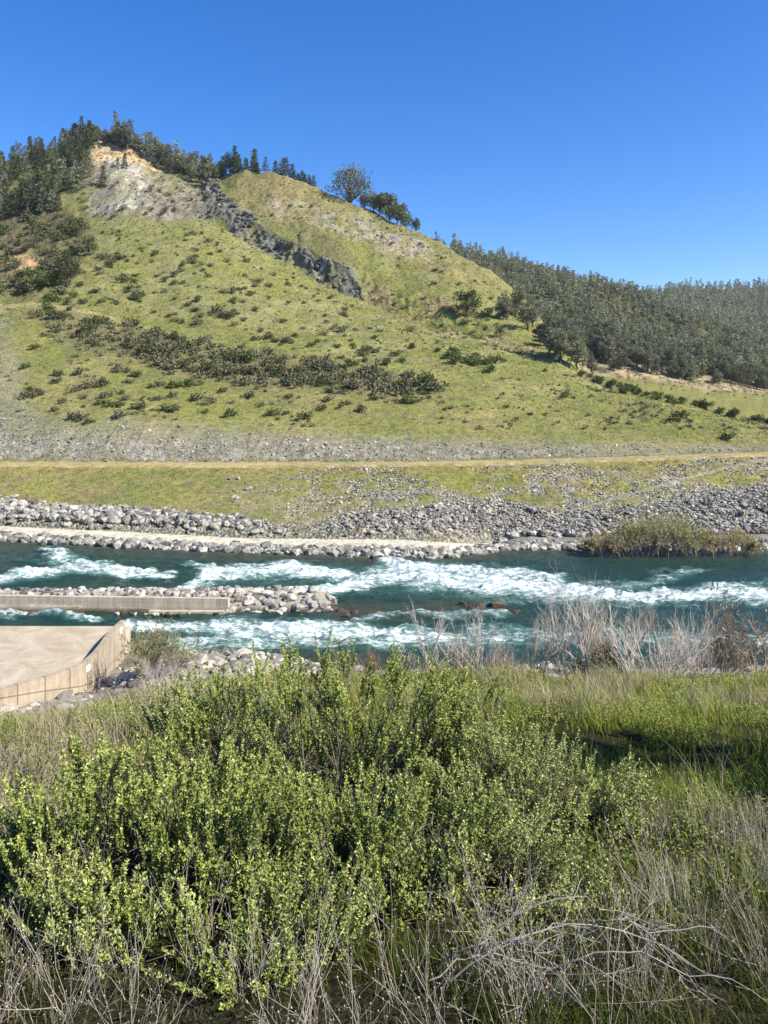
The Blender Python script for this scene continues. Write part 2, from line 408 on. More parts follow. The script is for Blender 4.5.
K.append((Yb, ci([(-700, 285), (0, 303), (45, 304), (90, 308), (160, 327), (233, 347), (273, 354), (338, 362), (400, 371), (470, 378), (540, 386), (584, 396), (628, 405), (676, 414), (768, 432), (1500, 428)])))  # 7 bench
Yba = ci([(-700, 330), (0, 310), (120, 300), (205, 299), (233, 296), (273, 283), (309, 270), (338, 258), (364, 250), (430, 226), (500, 202), (560, 185), (584, 178), (628, 168), (676, 160), (768, 150), (1500, 146)])
K.append((Yba, ci([(-700, 240), (0, 238), (45, 230), (90, 224), (120, 221), (205, 221), (233, 231), (273, 255), (309, 275), (338, 289), (364, 301), (400, 314), (430, 328), (470, 341), (500, 351), (520, 356), (560, 367), (584, 382), (628, 397), (676, 407), (768, 426), (1500, 421)])))  # 8 foot of cliffs
Yt = Yba+ci([(-700, 20), (0, 15), (205, 12), (240, 9), (350, 8), (364, 6), (400, 8), (1500, 4)])
K.append((Yt, ci([(-700, 225), (0, 222), (45, 212), (90, 203), (120, 200), (160, 201), (205, 199), (233, 209), (273, 231), (309, 250), (338, 266), (364, 290), (400, 305), (430, 319), (470, 333), (500, 344), (520, 350), (560, 360), (584, 378), (628, 394), (676, 404.5), (768, 424), (1500, 419)])))   # 9 top of cliff band
Yc = ci([(-700, 430), (0, 420), (90, 400), (160, 380), (205, 350), (247, 330), (330, 320), (420, 300), (520, 268), (560, 228), (584, 205), (628, 184), (676, 173), (768, 162), (1500, 156)])
K.append((Yc, ci([(-700, 180), (-300, 165), (0, 163), (45, 150), (90, 142), (120, 146), (160, 165), (190, 178), (205, 183), (233, 172), (247, 168), (284, 178), (309, 185), (346, 199), (368, 210), (404, 227), (433, 240), (480, 265), (520, 294), (545, 325), (560, 347), (584, 372), (628, 389), (676, 401), (768, 420), (1000, 428), (1500, 415)])))  # 10 crest
Zc = H-(K[-1][1]-HY)*Yc/F
right = sm(420, 600, cols)
K.append((Yc+30, z2py(Zc-10-4*right, Yc+30)))                                                        # 11 behind crest
Yf = ci([(-700, 520), (400, 420), (440, 380), (520, 335), (600, 315), (700, 335), (768, 350), (1500, 420)])
K.append((Yf, np.where(cols < 435, z2py(40, Yf), ci([(400, 400), (440, 390), (520, 368), (560, 370), (600, 374), (650, 379), (700, 388), (768, 393), (1500, 400)]))))   # 12 foot of wooded ridge
Y15 = ci([(-700, 620), (400, 560), (440, 560), (520, 620), (600, 660), (768, 660), (1500, 700)])
K.append((Y15, np.where(cols < 400, z2py(60, Y15), ci([(400, 262), (430, 245), (470, 254), (520, 269), (560, 277), (600, 286), (650, 305), (700, 324), (768, 348), (1000, 375), (1500, 390)]))))  # 13 wooded ridge crest
K.append((Y15+80, K[-1][1]+14))
Y17 = np.full(cols.shape, 1150.0)
K.append((Y17, ci([(-700, 380), (500, 350), (600, 310), (640, 300), (665, 294), (700, 286), (735, 285), (768, 288), (900, 285), (1500, 300)])))  # 15 far ridge
K.append((Y17+300, K[-1][1]+16))
KY = np.array([k[0] for k in K]); KP = np.array([k[1] for k in K])
KZ = H-(KP-HY)*KY/F
nseg = [6, 14, 8, 80, 5, 26, 112, 120, 34, 80, 8, 14, 100, 8, 34, 4]
pxs = np.concatenate([np.linspace(-700, -40, 60, endpoint=False), np.arange(-40, 808, 1.35), np.linspace(808, 1500, 60)])
sv = np.concatenate([np.linspace(i, i+1, m, endpoint=False) for i, m in enumerate(nseg)]+[[len(nseg)]])
def colsmooth(A):      # interpolate knots across sight lines, lightly smoothed
    B = np.stack([np.interp(pxs, cols, a) for a in A])
    k = np.hanning(23); k /= k.sum()
    return np.stack([np.convolve(np.pad(b, 11, mode='edge'), k, 'valid') for b in B])
GKY = colsmooth(KY); GKZ = colsmooth(KZ)
si = np.clip(sv.astype(int), 0, len(K)-2); fr = (sv-si)[:, None]
gY = GKY[si]*(1-fr)+GKY[si+1]*fr
gZ = GKZ[si]*(1-fr)+GKZ[si+1]*fr
gS = np.broadcast_to(sv[:, None], gY.shape)
gPX = np.broadcast_to(pxs[None, :], gY.shape)
gX = (gPX-HX)/F*gY
# soften profile kinks a little on the big slopes
for _ in range(3):
    z2 = gZ.copy(); z2[1:-1] = (gZ[:-2]+2*gZ[1:-1]+gZ[2:])/4
    msk = (gS > 6.2) & (gS < 8.0) | (gS > 9.1) & (gS < 9.9) | (gS > 12.1) & (gS < 12.9)
    gZ = np.where(msk, z2, gZ)
gPY0 = HY-F*(gZ-H)/gY
# region masks, their outlines roughened by noise
wx = (fbm(gX*0.07, gY*0.07, 11, 4)-0.5)*34; wy = (fbm(gX*0.07, gY*0.07, 23, 4)-0.5)*22
qx = gPX+wx*0.7; qy = gPY0+wy*0.6
qx2 = gPX+wx*0.25; qy2 = gPY0+wy*0.25
front = gS < 10.05
def pm(pts, soft, rough=1):
    return polymask(qx if rough else qx2, qy if rough else qy2, pts, soft)*front
scree = pm([(84, 152), (98, 141), (128, 148), (150, 160), (182, 184), (206, 190), (207, 221), (150, 222), (112, 219), (92, 214), (86, 190)], 8)
orange = pm([(88, 148), (104, 141), (140, 152), (160, 172), (128, 168), (104, 164), (92, 172)], 10)
white = pm([(104, 160), (124, 165), (146, 178), (150, 200), (140, 215), (112, 216), (98, 208), (118, 190)], 12)
cliff = pm([(204, 186), (217, 184), (231, 204), (250, 214), (272, 234), (296, 246), (326, 268), (352, 274), (364, 298), (350, 297), (332, 288), (309, 276), (273, 256), (236, 234), (228, 222), (207, 219)], 6, 0)
dry = pm([(228, 184), (250, 166), (312, 183), (422, 230), (484, 264), (534, 300), (500, 294), (440, 275), (370, 246), (330, 236), (300, 232), (262, 214), (240, 204)], 12)
palerock = pm([(268, 196), (300, 205), (360, 214), (410, 236), (452, 262), (420, 262), (370, 244), (318, 226), (282, 216)], 14)
rubb = pm([(356, 270), (392, 288), (450, 302), (490, 330), (470, 338), (420, 322), (368, 302)], 10)
brownbank = pm([(296, 236), (340, 240), (356, 268), (330, 264), (305, 252)], 10)
ravine = pm([(-200, 200), (0, 215), (58, 205), (84, 222), (92, 240), (80, 285), (60, 298), (0, 297), (-200, 290)], 14)
orsoil = pm([(4, 262), (22, 255), (44, 262), (34, 276), (10, 278)], 8)
greyl = pm([(-300, 310), (0, 312), (14, 330), (22, 400), (46, 432), (60, 445), (-300, 450)], 22)
belt = pm([(30, 312), (110, 318), (200, 342), (260, 352), (330, 368), (420, 384), (440, 398), (330, 392), (250, 386), (160, 372), (70, 348)], 22)
foot = polymask(qx, qy, [(556, 356), (600, 361), (650, 366), (700, 378), (800, 383), (900, 400), (700, 394), (640, 384), (570, 376)], 14)*(gS > 11.5)
# colours (ground albedo)
col = np.zeros(gY.shape+(3,))
def put(mask, c, amt=1.0):
    global col
    mm = (np.clip(mask, 0, 1)*amt)[..., None]; col = col*(1-mm)+np.array(c)*mm
n1 = fbm(gX*0.035, gY*0.035, 31, 5); n2 = fbm(gX*0.12, gY*0.10, 37, 4); n3 = fbm(gX*0.5, gY*0.5, 41, 3)
col[:] = (0.152, 0.160, 0.050)                                        # spring grass
put(sm(0.45, 0.62, n1), (0.175, 0.18, 0.058), 0.8)
put(sm(0.52, 0.66, n2), (0.20, 0.185, 0.078), 0.7)                   # straw patches
put(sm(0.56, 0.68, n3), (0.165, 0.14, 0.075), 0.55)
put((gS > 7.1)*(gS < 10)*sm(0.40, 0.6, n2), (0.185, 0.185, 0.085), 0.6)
put(belt, (0.125, 0.11, 0.062), 0.7)
put(greyl*sm(0.3, 0.55, n2+0.1), (0.20, 0.19, 0.14), 0.6)
put(ravine*front, (0.10, 0.085, 0.05), 0.8); put(orsoil, (0.36, 0.24, 0.13), 0.8)
put(dry, (0.19, 0.168, 0.078), 0.8); put(dry*sm(0.5, 0.65, n2), (0.215, 0.165, 0.085), 0.5); put(dry*sm(.5, .62, n1), (0.14, 0.145, 0.055), 0.6)
put(palerock*sm(0.42, 0.6, n3*0.6+n2*0.4), (0.27, 0.25, 0.205), 0.8)
put(rubb*sm(0.35, 0.6, n2), (0.17, 0.135, 0.08), 0.8); put(brownbank, (0.13, 0.12, 0.06), 0.7)
put(scree, (0.215, 0.19, 0.15)); put(scree*sm(0.5, 0.62, n3), (0.12, 0.11, 0.085), 0.75); put(orange, (0.40, 0.29, 0.17), 0.85)
put(white*sm(0.42, 0.58, n3*0.5+n2*0.5), (0.42, 0.40, 0.355), 0.85)
put(scree*sm(0.60, 0.68, n2), (0.14, 0.15, 0.05), 0.6)
put(cliff, (0.115, 0.112, 0.10)); put(cliff*sm(0.54, 0.66, n3), (0.19, 0.185, 0.165), 0.6); put(cliff*sm(0.56, 0.66, n2), (0.12, 0.12, 0.06), 0.6)
terr = sm(.80, .95, 1-np.abs(2*((gZ/6.5+(fbm(gX*.02, gY*.02, 43, 3)-.5)*1.6) % 1.0)-1))*(gS > 6.3)*(gS < 9.9)*sm(.35, .6, fbm(gX*.03, gZ*.05, 44, 3))*(1-cliff)*(1-scree)
put(terr, (0.155, 0.135, 0.075), 0.5)
# bands by knot
seg = lambda a, b, s=0.06: sm(a-s, a+s, gS+(n3-0.5)*0.25)*(1-sm(b-s, b+s, gS+(n3-0.5)*0.25))
cut = seg(5.02, 6.05, 0.12)*np.where(gPX > 480, 1-0.45*sm(480, 640, gPX), 1.0)
put(cut, (0.185, 0.172, 0.135), 0.92); put(cut*sm(0.5, 0.65, n3), (0.25, 0.245, 0.22), 0.6)
lower = (gS > 2.95) & (gS < 4.02)
put(lower*sm(0.3, 0.6, n2)*(0.25+0.75*sm(120, 330, gPX)), (0.19, 0.17, 0.095), 0.75); put(lower*sm(0.45, 0.6, n3), (0.20, 0.165, 0.08), 0.55)
rl = np.interp(gPX, [-700, 0, 100, 200, 260, 300, 330, 350, 430, 500, 560, 620, 700, 768, 1500], [500, 503, 509, 517, 526, 532, 528, 514, 506, 502, 515, 512, 496, 487, 470])
rip = lower*sm(-7, 7, qy-rl)*(1.0)
rip2 = lower*sm(0.46, 0.60, n2*0.35+n3*0.65+0.05*sm(470, 500, gPY0))*sm(200, 380, gPX)         # stones scattered up the bank
yel = lower*sm(0.50, 0.62, fbm(gX*0.16, gY*0.3, 77, 3))*(1-sm(480, 530, gPY0))
put(rip2, (0.23, 0.225, 0.20), 0.7); put(yel*sm(240, 330, gPX), (0.175, 0.17, 0.052), 0.7)
put(rip, (0.205, 0.195, 0.165), 0.95); put(rip*sm(280, 400, gPX)*sm(.48, .62, n2), (0.185, 0.165, 0.10), 0.6)
pathm = ((gS >= 2.0) & (gS <= 3.0))*(1-sm(486, 500, gPX)); put(pathm, (0.52, 0.47, 0.375))
apron = ((gS < 2.0))*1.0; put(apron, (0.20, 0.195, 0.175)); put((gS < 1.25)*1.0, (0.06, 0.055, 0.04), 0.8)
put(((gS > 2) & (gS < 3))*sm(490, 505, gPX), (0.20, 0.195, 0.175))
road = ((gS > 3.97) & (gS < 5.03)).astype(float); put(road, (0.33, 0.27, 0.14), 0.95)
put(seg(3.86, 3.99, 0.04), (0.20, 0.17, 0.06), 0.6); put(seg(5.0, 5.12, 0.04), (0.13, 0.115, 0.05), 0.5)
trail = linemask(gPX, gPY0, [(800, 452, 2.0), (740, 464, 2.0), (690, 477, 2.2), (640, 491, 2.4), (590, 505, 2.4), (545, 517, 2.0)], 2)*lower
put(trail, (0.22, 0.21, 0.18), 0.85)
trail2 = linemask(qx2, qy2, [(-200, 296, 2.5), (20, 303, 2.5), (60, 307, 2.2), (95, 312, 1.8), (160, 331, 1.2), (250, 353, 1.0)], 2)*front
put(trail2, (0.27, 0.24, 0.12), 0.75)
tr3 = linemask(qx2, qy2, [(430, 330, 1.5), (490, 342, 1.5), (530, 352, 1.5), (570, 366, 1.5), (620, 388, 1.2)], 2)*front
put(tr3, (0.27, 0.235, 0.13), 0.6)
wood = (gS > 11.2)*1.0
put(wood, (0.062, 0.062, 0.03), 0.95); put(wood*sm(0.5, 0.6, n2), (0.10, 0.10, 0.04), 0.6)
put(foot*sm(0.38, 0.52, n2*0.5+n3*0.5), (0.33, 0.26, 0.165), 0.9)
mead = polymask(gPX, gPY0, [(600, 376), (660, 384), (720, 392), (900, 394), (900, 440), (700, 440), (600, 420)], 5)*(gS > 10.3)
put(mead*(gS > 10.3)*(gS < 12.02), (0.165, 0.165, 0.055), 0.9)
rocky = np.clip(rip+apron*0.9+cut*0.4+rip2*0.85+greyl*0.3+scree*0.45+cliff*0.4+palerock*0.5+rubb*0.3, 0, 1)
rocky = rocky*(1-pathm)*(1-road)*(1-trail)
# relief
amp = sm(1.0, 2.2, gS)
rel = (fbm(gX*0.05, gY*0.05, 51, 4)-0.5)*3.2*sm(6.3, 7.3, gS)*(1-sm(9.5, 10, gS)*0.6)
rel += (fbm(gX*0.3, gY*0.3, 53, 4)-0.5)*0.9*(0.25+0.75*sm(6, 7, gS))*(1-road)*(1-pathm)
rel += rip*(fbm(gX*1.1, gY*1.1, 57, 2)-0.4)*0.8+cut*(ridged(gX*0.8, gY*0.1, 58, 3)-0.5)*0.3
rel -= terr*.35
rel += cliff*(fbm(gX*0.09+wx*.02, gY*0.09+wy*.03, 59, 5)-0.5)*11.0+cliff*(ridged(gX*0.3+gZ*.05, gZ*0.22, 60, 4)-0.5)*4.5
rel += dry*(ridged(gX*0.06, gY*0.06, 68, 4)-0.5)*4.0+(gS > 8.9)*(gS < 10)*(gPX > 300)*(1-dry)*(ridged(gX*0.05, gZ*0.12, 69, 3)-0.5)*3.0
rel += cliff*(ridged((gX*.8+gZ*.6)*.22, (gX*.6-gZ*.8)*.05, 70, 4)-.5)*4.0
rel += scree*(ridged(gX*0.10, gY*0.10, 61, 4)-0.55)*4.5+orange*(ridged(gX*0.25, gY*0.2, 62, 3)-0.5)*2
rel += palerock*(ridged(gX*0.2, gY*0.2, 63, 4)-0.5)*1.8+rubb*(ridged(gX*0.25, gY*0.25, 64, 4)-0.5)*3.0+ravine*(ridged(gX*0.1, gY*0.1, 65, 4)-0.5)*4
rel += sm(12, 12.4, gS)*(ridged(gX*0.012, gY*0.012, 66, 4)-0.5)*26*(1-sm(12.75, 13, gS)*0.75)
rel = rel*np.where((gS > 1.9) & (gS < 3.05), 1-0.97*(gPX < 495), 1)*np.where((gS > 3.9) & (gS < 5.08), 0.15, 1)
gZ = gZ+rel*amp
gPY = HY-F*(gZ-H)/gY
nr, nc = gY.shape
ii = (np.arange(nr-1)[:, None]*nc+np.arange(nc-1)[None, :])
Q = np.stack([ii, ii+1, ii+nc+1, ii+nc], -1).reshape(-1, 4)
hill = obj('far_hillside', mesh('far_hillside', np.stack([gX, gY, gZ], -1).reshape(-1, 3), [Q], M['hill'], color=col.reshape(-1, 3), fattr={'rocky': rocky}, smooth=True))
kind(hill, 'structure')
runmin = np.minimum.accumulate(np.where(gS < 1, 9999, gPY), 0)
def hit(px, py, smin=1.0):
    """ground point of the far hillside seen at a picture position"""
    j = int(np.clip(np.searchsorted(pxs, px), 0, nc-1))
    c = gPY[:, j]
    ok = np.nonzero((c <= py) & (sv >= smin))[0]
    i = ok[0] if len(ok) else nr-1
    return np.array([gX[i, j], gY[i, j], gZ[i, j]]), sv[i]

# ------------------------------------------------------------------ near hillside
def near_edge(X): return np.interp(X, [-60, -17, -13, -3.5, 3, 60], [57, 55.5, 54, 51.6, 50.4, 49])
def zn(X, Y):
    X = np.asarray(X, float); Y = np.asarray(Y, float); X, Y = np.broadcast_arrays(X, Y)
    l = 1-sm(-9, -3, X); ye = near_edge(X)
    zr = np.interp(Y, [-15, 0, 22, 36, 44, 49], [20, 16.3, 10.1, 2.9, 1.6, 0.8])
    zl = np.interp(Y, [-15, 0, 18, 30, 40, 48, 52], [20, 16.3, 10.5, 3.2, 2.0, 1.3, 0.7])
    z = zr*(1-l)+zl*l
    zr2 = 0.8*(1-l)+0.7*l; ys = 49*(1-l)+52*l
    t = np.clip((Y-ys)/(np.maximum(ye-ys, 0.6)), 0, 9)
    z = np.where(Y > ys, zr2*(1-t), z)
    z = np.maximum(z, -3)
    # ground falls to the river in front of the platform wall
    a = sm(38, 52, Y)*(1-sm(-16.5, -14, X)); z = z*(1-a)+np.minimum(z, 0.3)*a
    z = z+(fbm(X*0.35, Y*0.35, 101, 4)-0.5)*0.5*sm(1.0, 6, Y)+(fbm(X*0.09, Y*0.09, 103, 2)-0.5)*0.7*sm(6, 16, Y)
    return z
xs = np.concatenate([np.linspace(-90, -32, 60, endpoint=False), np.arange(-32, 32, 0.2), np.linspace(32, 90, 60)])
ys = np.concatenate([np.linspace(-15, 0, 30, endpoint=False), np.arange(0, 60.2, 0.2)])
NX, NY = np.meshgrid(xs, ys); NZ = zn(NX, NY)
bk = sm(25, 33, NY); k1 = fbm(NX*0.4, NY*0.4, 107, 4)
NZ = NZ+bk*(ridged(NX*0.5, NY*0.5, 109, 3)-0.5)*0.5
c = np.zeros(NX.shape+(3,)); c[:] = (0.030, 0.030, 0.014)
mm = bk[..., None]; rockc = np.where((k1 > 0.5)[..., None], np.array([0.30, 0.27, 0.22]), np.array([0.22, 0.20, 0.165])); c = c*(1-mm)+rockc*mm
wet = sm(0.45, 0.1, NZ)[..., None]*mm; c = c*(1-wet)+np.array([0.07, 0.06, 0.045])*wet
nr2, nc2 = NX.shape
ii = (np.arange(nr2-1)[:, None]*nc2+np.arange(nc2-1)[None, :]); Q = np.stack([ii, ii+1, ii+nc2+1, ii+nc2], -1).reshape(-1, 4)
kind(obj('near_hillside', mesh('near_hillside', np.stack([NX, NY, NZ], -1).reshape(-1, 3), [Q], M['soil'], color=c.reshape(-1, 3), smooth=True)), 'structure')

def npx(px, Y): return (px-HX)/F*Y
def topz(py, Y): return H-(py-HY)*Y/F

# ------------------------------------------------------------------ river
us = np.concatenate([np.linspace(-1.3, -0.56, 60, endpoint=False), np.arange(-0.56, 0.56, 0.0017), np.linspace(0.56, 1.3, 60)])
wy_ = np.arange(46, 106, 0.15)
U, WY = np.meshgrid(us, wy_); WX = U*WY; wpx = HX+F*U; wpy = HY+F*H/WY
jx = (fbm(WX*0.35, WY*0.5, 201, 4)-0.5)*26; jy = (fbm(WX*0.35, WY*0.5, 207, 4)-0.5)*9
fx_, fy_ = wpx+jx, wpy+jy
foam = np.zeros(WX.shape)
def stroke(pts, a):
    global foam
    foam = np.maximum(foam, linemask(fx_, fy_*2.6, [(p[0], p[1]*2.6, p[2]*3.3) for p in pts], 1, 0.12)*a)
stroke([(-60, 584, 4), (0, 581, 5), (30, 575, 6), (64, 571, 5), (95, 571, 5), (130, 575, 4), (175, 576, 2)], 1.0)
stroke([(50, 549, 3), (60, 560, 5), (80, 565, 5), (110, 568, 4)], 0.95)
stroke([(-40, 556, 2), (20, 559, 2), (45, 563, 2)], 0.35)
stroke([(185, 590, 3), (205, 580, 5), (240, 573, 8), (285, 572, 9), (330, 574, 8), (360, 580, 5)], 1.0)
stroke([(195, 566, 3), (215, 575, 4)], 0.8)
stroke([(300, 592, 4), (345, 588, 6), (385, 578, 10), (430, 578, 14), (480, 583, 15), (540, 590, 13), (590, 596, 9), (640, 600, 6)], 1.0)
stroke([(392, 560, 4), (400, 570, 8), (430, 568, 6), (480, 572, 4), (520, 576, 4), (560, 580, 5)], 0.95)
stroke([(560, 588, 9), (620, 590, 7), (660, 578, 4), (700, 574, 2)], 0.62)
stroke([(640, 597, 5), (690, 598, 8), (720, 593, 9), (768, 596, 12), (860, 600, 12)], 1.0)
stroke([(650, 572, 2), (720, 570, 1.5)], 0.4)
stroke([(-40, 615, 3), (30, 615, 3), (70, 618, 3), (100, 622, 2)], 0.85)
stroke([(128, 626, 3), (160, 630, 6), (215, 630, 9), (260, 632, 11), (320, 632, 10), (380, 634, 8), (440, 640, 7)], 1.0)
stroke([(130, 652, 4), (175, 646, 5), (240, 646, 5), (320, 644, 6), (420, 640, 8), (500, 640, 8), (570, 640, 6)], 0.8)
stroke([(360, 622, 3), (420, 612, 2), (440, 618, 4), (470, 612, 4), (500, 614, 4)], 0.75)
stroke([(480, 630, 7), (540, 634, 8), (600, 636, 6), (700, 640, 7), (768, 640, 7)], 0.6)
edge = sm(3.0, 0.0, np.minimum(np.interp(wpx, pxs, np.interp(pxs, cols, Yw))-WY, 9)); foam = np.maximum(foam, edge*0.35)
shallow = np.clip(sm(6, 1, np.interp(wpx, pxs, np.interp(pxs, cols, Yw))-WY)*0.8+sm(5, 0.5, WY-near_edge(WX))*0.6
                  + polymask(fx_, fy_, [(330, 603), (400, 606), (460, 602), (520, 604), (520, 614), (420, 620), (330, 622)], 12)*0.7, 0, 1)
foam = np.clip(np.maximum(foam, .34*polymask(fx_, fy_, [(190, 566), (390, 560), (560, 572), (640, 590), (640, 606), (560, 604), (330, 596), (190, 592)], 14)+.34*polymask(fx_, fy_, [(130, 624), (420, 622), (620, 630), (768, 634), (768, 652), (480, 656), (130, 656)], 14)), 0, 1)
ch = 0.13+0.46*foam
wz = (fbm(WX*0.5, WY*0.9, 211, 4)-0.5)*2*ch+(ridged(WX*0.9, WY*1.6, 213, 4)-0.5)*ch*0.9+foam*0.22
wz = np.where((WY < 50) | (WY > 100), wz*0.6, wz)
nr3, nc3 = WX.shape
ii = (np.arange(nr3-1)[:, None]*nc3+np.arange(nc3-1)[None, :]); Q = np.stack([ii, ii+1, ii+nc3+1, ii+nc3], -1).reshape(-1, 4)
kind(obj('river', mesh('river', np.stack([WX, WY, wz], -1).reshape(-1, 3), [Q], M['water'], fattr={'foam': foam, 'shallow': shallow}, smooth=True)), 'structure')

# ------------------------------------------------------------------ gravel bar between the channels
bx = np.arange(-70, 3, 0.3); by = np.arange(61.5, 74.5, 0.25); BX, BY = np.meshgrid(bx, by)
endf = 1-sm(-7.5, -1.0, BX)
bz = -1.0+(1.75*np.exp(-((BY-68.3)/3.5)**4))*endf+(ridged(BX*0.6, BY*0.6, 301, 3)-0.5)*0.5
cc = np.zeros(BX.shape+(3,)); cc[:] = (0.30, 0.28, 0.235); wt = sm(0.45, 0.1, bz)[..., None]; cc = cc*(1-wt)+np.array([0.07, 0.055, 0.035])*wt
a, b_ = BX.shape; ii = (np.arange(a-1)[:, None]*b_+np.arange(b_-1)[None, :]); Q = np.stack([ii, ii+1, ii+b_+1, ii+b_], -1).reshape(-1, 4)
kind(obj('gravel_bar_ground', mesh('gravel_bar', np.stack([BX, BY, bz], -1).reshape(-1, 3), [Q], M['soil'], color=cc.reshape(-1, 3), smooth=True)), 'structure')
def zbar(X, Y): return float(np.clip(-1.0+1.75*math.exp(-((Y-68.3)/3.5)**4)*(1-sm(-7.5, -1.0, X)), -0.3, 2))

def wall_mesh(name, top, bot, thick, m, inward=(0, 0)):
    """wall along plan points: top [(x,y,z)], bottom z list; thick offsets away from `outward` side"""
    T = np.array(top, float); n = len(T); d = np.gradient(T[:, :2], axis=0); d /= np.linalg.norm(d, axis=1, keepdims=True)
    nrm = np.stack([-d[:, 1], d[:, 0]], 1)*thick
    arc = np.concatenate([[0], np.cumsum(np.linalg.norm(np.diff(T[:, :2], axis=0), axis=1))])
    V = []; UV = []
    for i in range(n):
        x, y, z = T[i]; b = bot[i]; ix, iy = x+nrm[i, 0], y+nrm[i, 1]
        V += [(x, y, b), (x, y, z), (ix, iy, z), (ix, iy, b)]; UV += [(arc[i], 0, 0), (arc[i], z-b, 0), (arc[i], z-b+thick, 0), (arc[i], 0, 0)]
    Fq = []
    for i in range(n-1):
        a = i*4; b = a+4
        for k in range(4): Fq.append((a+k, b+k, b+(k+1) % 4, a+(k+1) % 4))
    Fq.append((0, 1, 2, 3)); e = (n-1)*4; Fq.append((e+3, e+2, e+1, e))
    return mesh(name, V, [np.array(Fq)], m, uv=np.array(UV))

def resample(pts, step):
    P = np.array(pts, float); s = np.concatenate([[0], np.cumsum(np.linalg.norm(np.diff(P[:, :2], axis=0), axis=1))])
    t = np.linspace(0, s[-1], max(2, int(s[-1]/step)+1)); return np.stack([np.interp(t, s, P[:, i]) for i in range(P.shape[1])], 1)
def smooth_path(P, it=6):
    for _ in range(it):
        Q = P.copy(); Q[1:-1] = (P[:-2]+2*P[1:-1]+P[2:])/4; P = Q
    return P
# low river wall on the bar: x, y, top z, bottom z
rw = resample([(npx(228, 65.2), 65.2, 1.12, -0.4), (-13, 65.3, 1.12, -0.4), (npx(0, 66), 66, 1.2, -0.4), (-66, 67.2, 1.3, -0.4)], 1.5)
o = tag(bpy.data.objects.new('river_wall', None), 'low weathered concrete wall on the gravel bar between the two channels', 'wall'); C.objects.link(o)
RWC = np.array([rw[:, 0].mean(), 66, 0]); o.location = RWC
rp = rw.copy(); rp[:, :2] -= RWC[:2]
obj('wall_panel', wall_mesh('river_wall', rp[:, :3], rp[:, 3], -0.45, M['wallc']), o)
fp_ = resample([(npx(228, 65.2)+0.3, 64.6, 0.22, 0), (npx(150, 65.2), 64.7, 0.22, 0)], 2.0); fp_[:, :2] -= RWC[:2]
obj('footing', wall_mesh('footing', fp_[:, :3], fp_[:, 3]*0-0.5, -0.5, M['wallc']), o)

# concrete platform with curved parapet on the near bank
wp_ = [(125, 620, 0.2), (112, 632, 0.3), (100, 650, 0.5), (84, 665, 1.0), (50, 676, 1.5), (0, 690, 1.8), (-90, 712, 2.2)]
ZT = 2.9
path = []
for px, py, zb in wp_:
    Y = (H-ZT)*F/(py-HY); path.append((npx(px, Y), Y, ZT, zb-0.5))
path = smooth_path(resample(path, 0.45), 8)
root = bpy.data.objects.new('concrete_platform', None); C.objects.link(root); root.location = (-20, 48, 0)
tag(root, 'tan concrete platform beside the river with a curved panelled parapet wall', 'platform')
off = np.array([-20, 48])
pp = path.copy(); pp[:, :2] -= off
par = obj('parapet', wall_mesh('parapet', pp[:, :3], pp[:, 3], -0.3, M['panel']), root)
# deck slab inside the parapet
d = np.gradient(path[:, :2], axis=0); d /= np.linalg.norm(d, axis=1, keepdims=True); inner = path[:, :2]+np.stack([d[:, 1], -d[:, 0]], 1)*0.15
ring = [tuple(p) for p in inner]+[(-70, inner[-1][1]), (-70, 54.6), (inner[0][0], 54.4)]
ring = np.array(ring)-off; nn = len(ring)
ZD = 2.0
V = np.concatenate([np.c_[ring, np.full(nn, ZD)], np.c_[ring, np.full(nn, -1.0)]])
me = bpy.data.meshes.new('slab'); me.from_pydata([tuple(v) for v in V], [], [tuple(range(nn))]+[(i, i+nn, (i+1) % nn+nn, (i+1) % nn) for i in range(nn)])
me.materials.append(M['deck']); me.update(); obj('slab', me, root)
def sign_at(i, zc, sz):
    p = path[i]; dd = path[min(i+1, len(path)-1), :2]-path[i-1, :2]; dd /= np.linalg.norm(dd); out = np.array([-dd[1], dd[0]])
    q = p[:2]+out*0.03-off; a = q+dd*sz*0.5; b = q-dd*sz*0.5; e = -out*0.026
    v = [(*a, zc-sz*.4), (*b, zc-sz*.4), (*b, zc+sz*.4), (*a, zc+sz*.4)]; v += [(x+e[0], y+e[1], z) for x, y, z in v]
    me = bpy.data.meshes.new('sign_plate'); me.from_pydata(v, [], [(0, 1, 2, 3), (7, 6, 5, 4), (0, 4, 5, 1), (1, 5, 6, 2), (2, 6, 7, 3), (3, 7, 4, 0)]); me.materials.append(M['white']); me.update()
    obj('sign_plate', me, par)
dist = lambda px: int(np.argmin(np.abs(HX+F*path[:, 0]/path[:, 1]-px)))
sign_at(2, 2.45, 0.5); sign_at(dist(88), 2.45, 0.45)

# ------------------------------------------------------------------ boulders
def ico(sub):
    import bmesh
    bm = bmesh.new(); bmesh.ops.create_icosphere(bm, subdivisions=sub, radius=1.0)
    V = np.array([v.co[:] for v in bm.verts]); Fq = np.array([[v.index for v in f.verts] for f in bm.faces]); bm.free(); return V, Fq
I1, I2 = ico(1), ico(2)
def rockshape(base, r, cuts=9):
    V = base.copy()*r.uniform(0.9, 1.1)
    for _ in range(cuts):
        nrm = unit(r.normal(size=3)); dd = r.uniform(0.45, 0.8); V -= np.maximum(0, V@nrm-dd)[:, None]*nrm
    V *= np.array([1.0, r.uniform(0.7, 1.0), r.uniform(0.5, 0.75)]); return V/np.abs(V).max()
RV = {}
for key in ('rock', 'rock_pale', 'rock_brown'):
    RV[key] = [mesh('boulder', rockshape(I2[0], np.random.default_rng(100+k)), [I2[1]], M[key]) for k in range(7)]
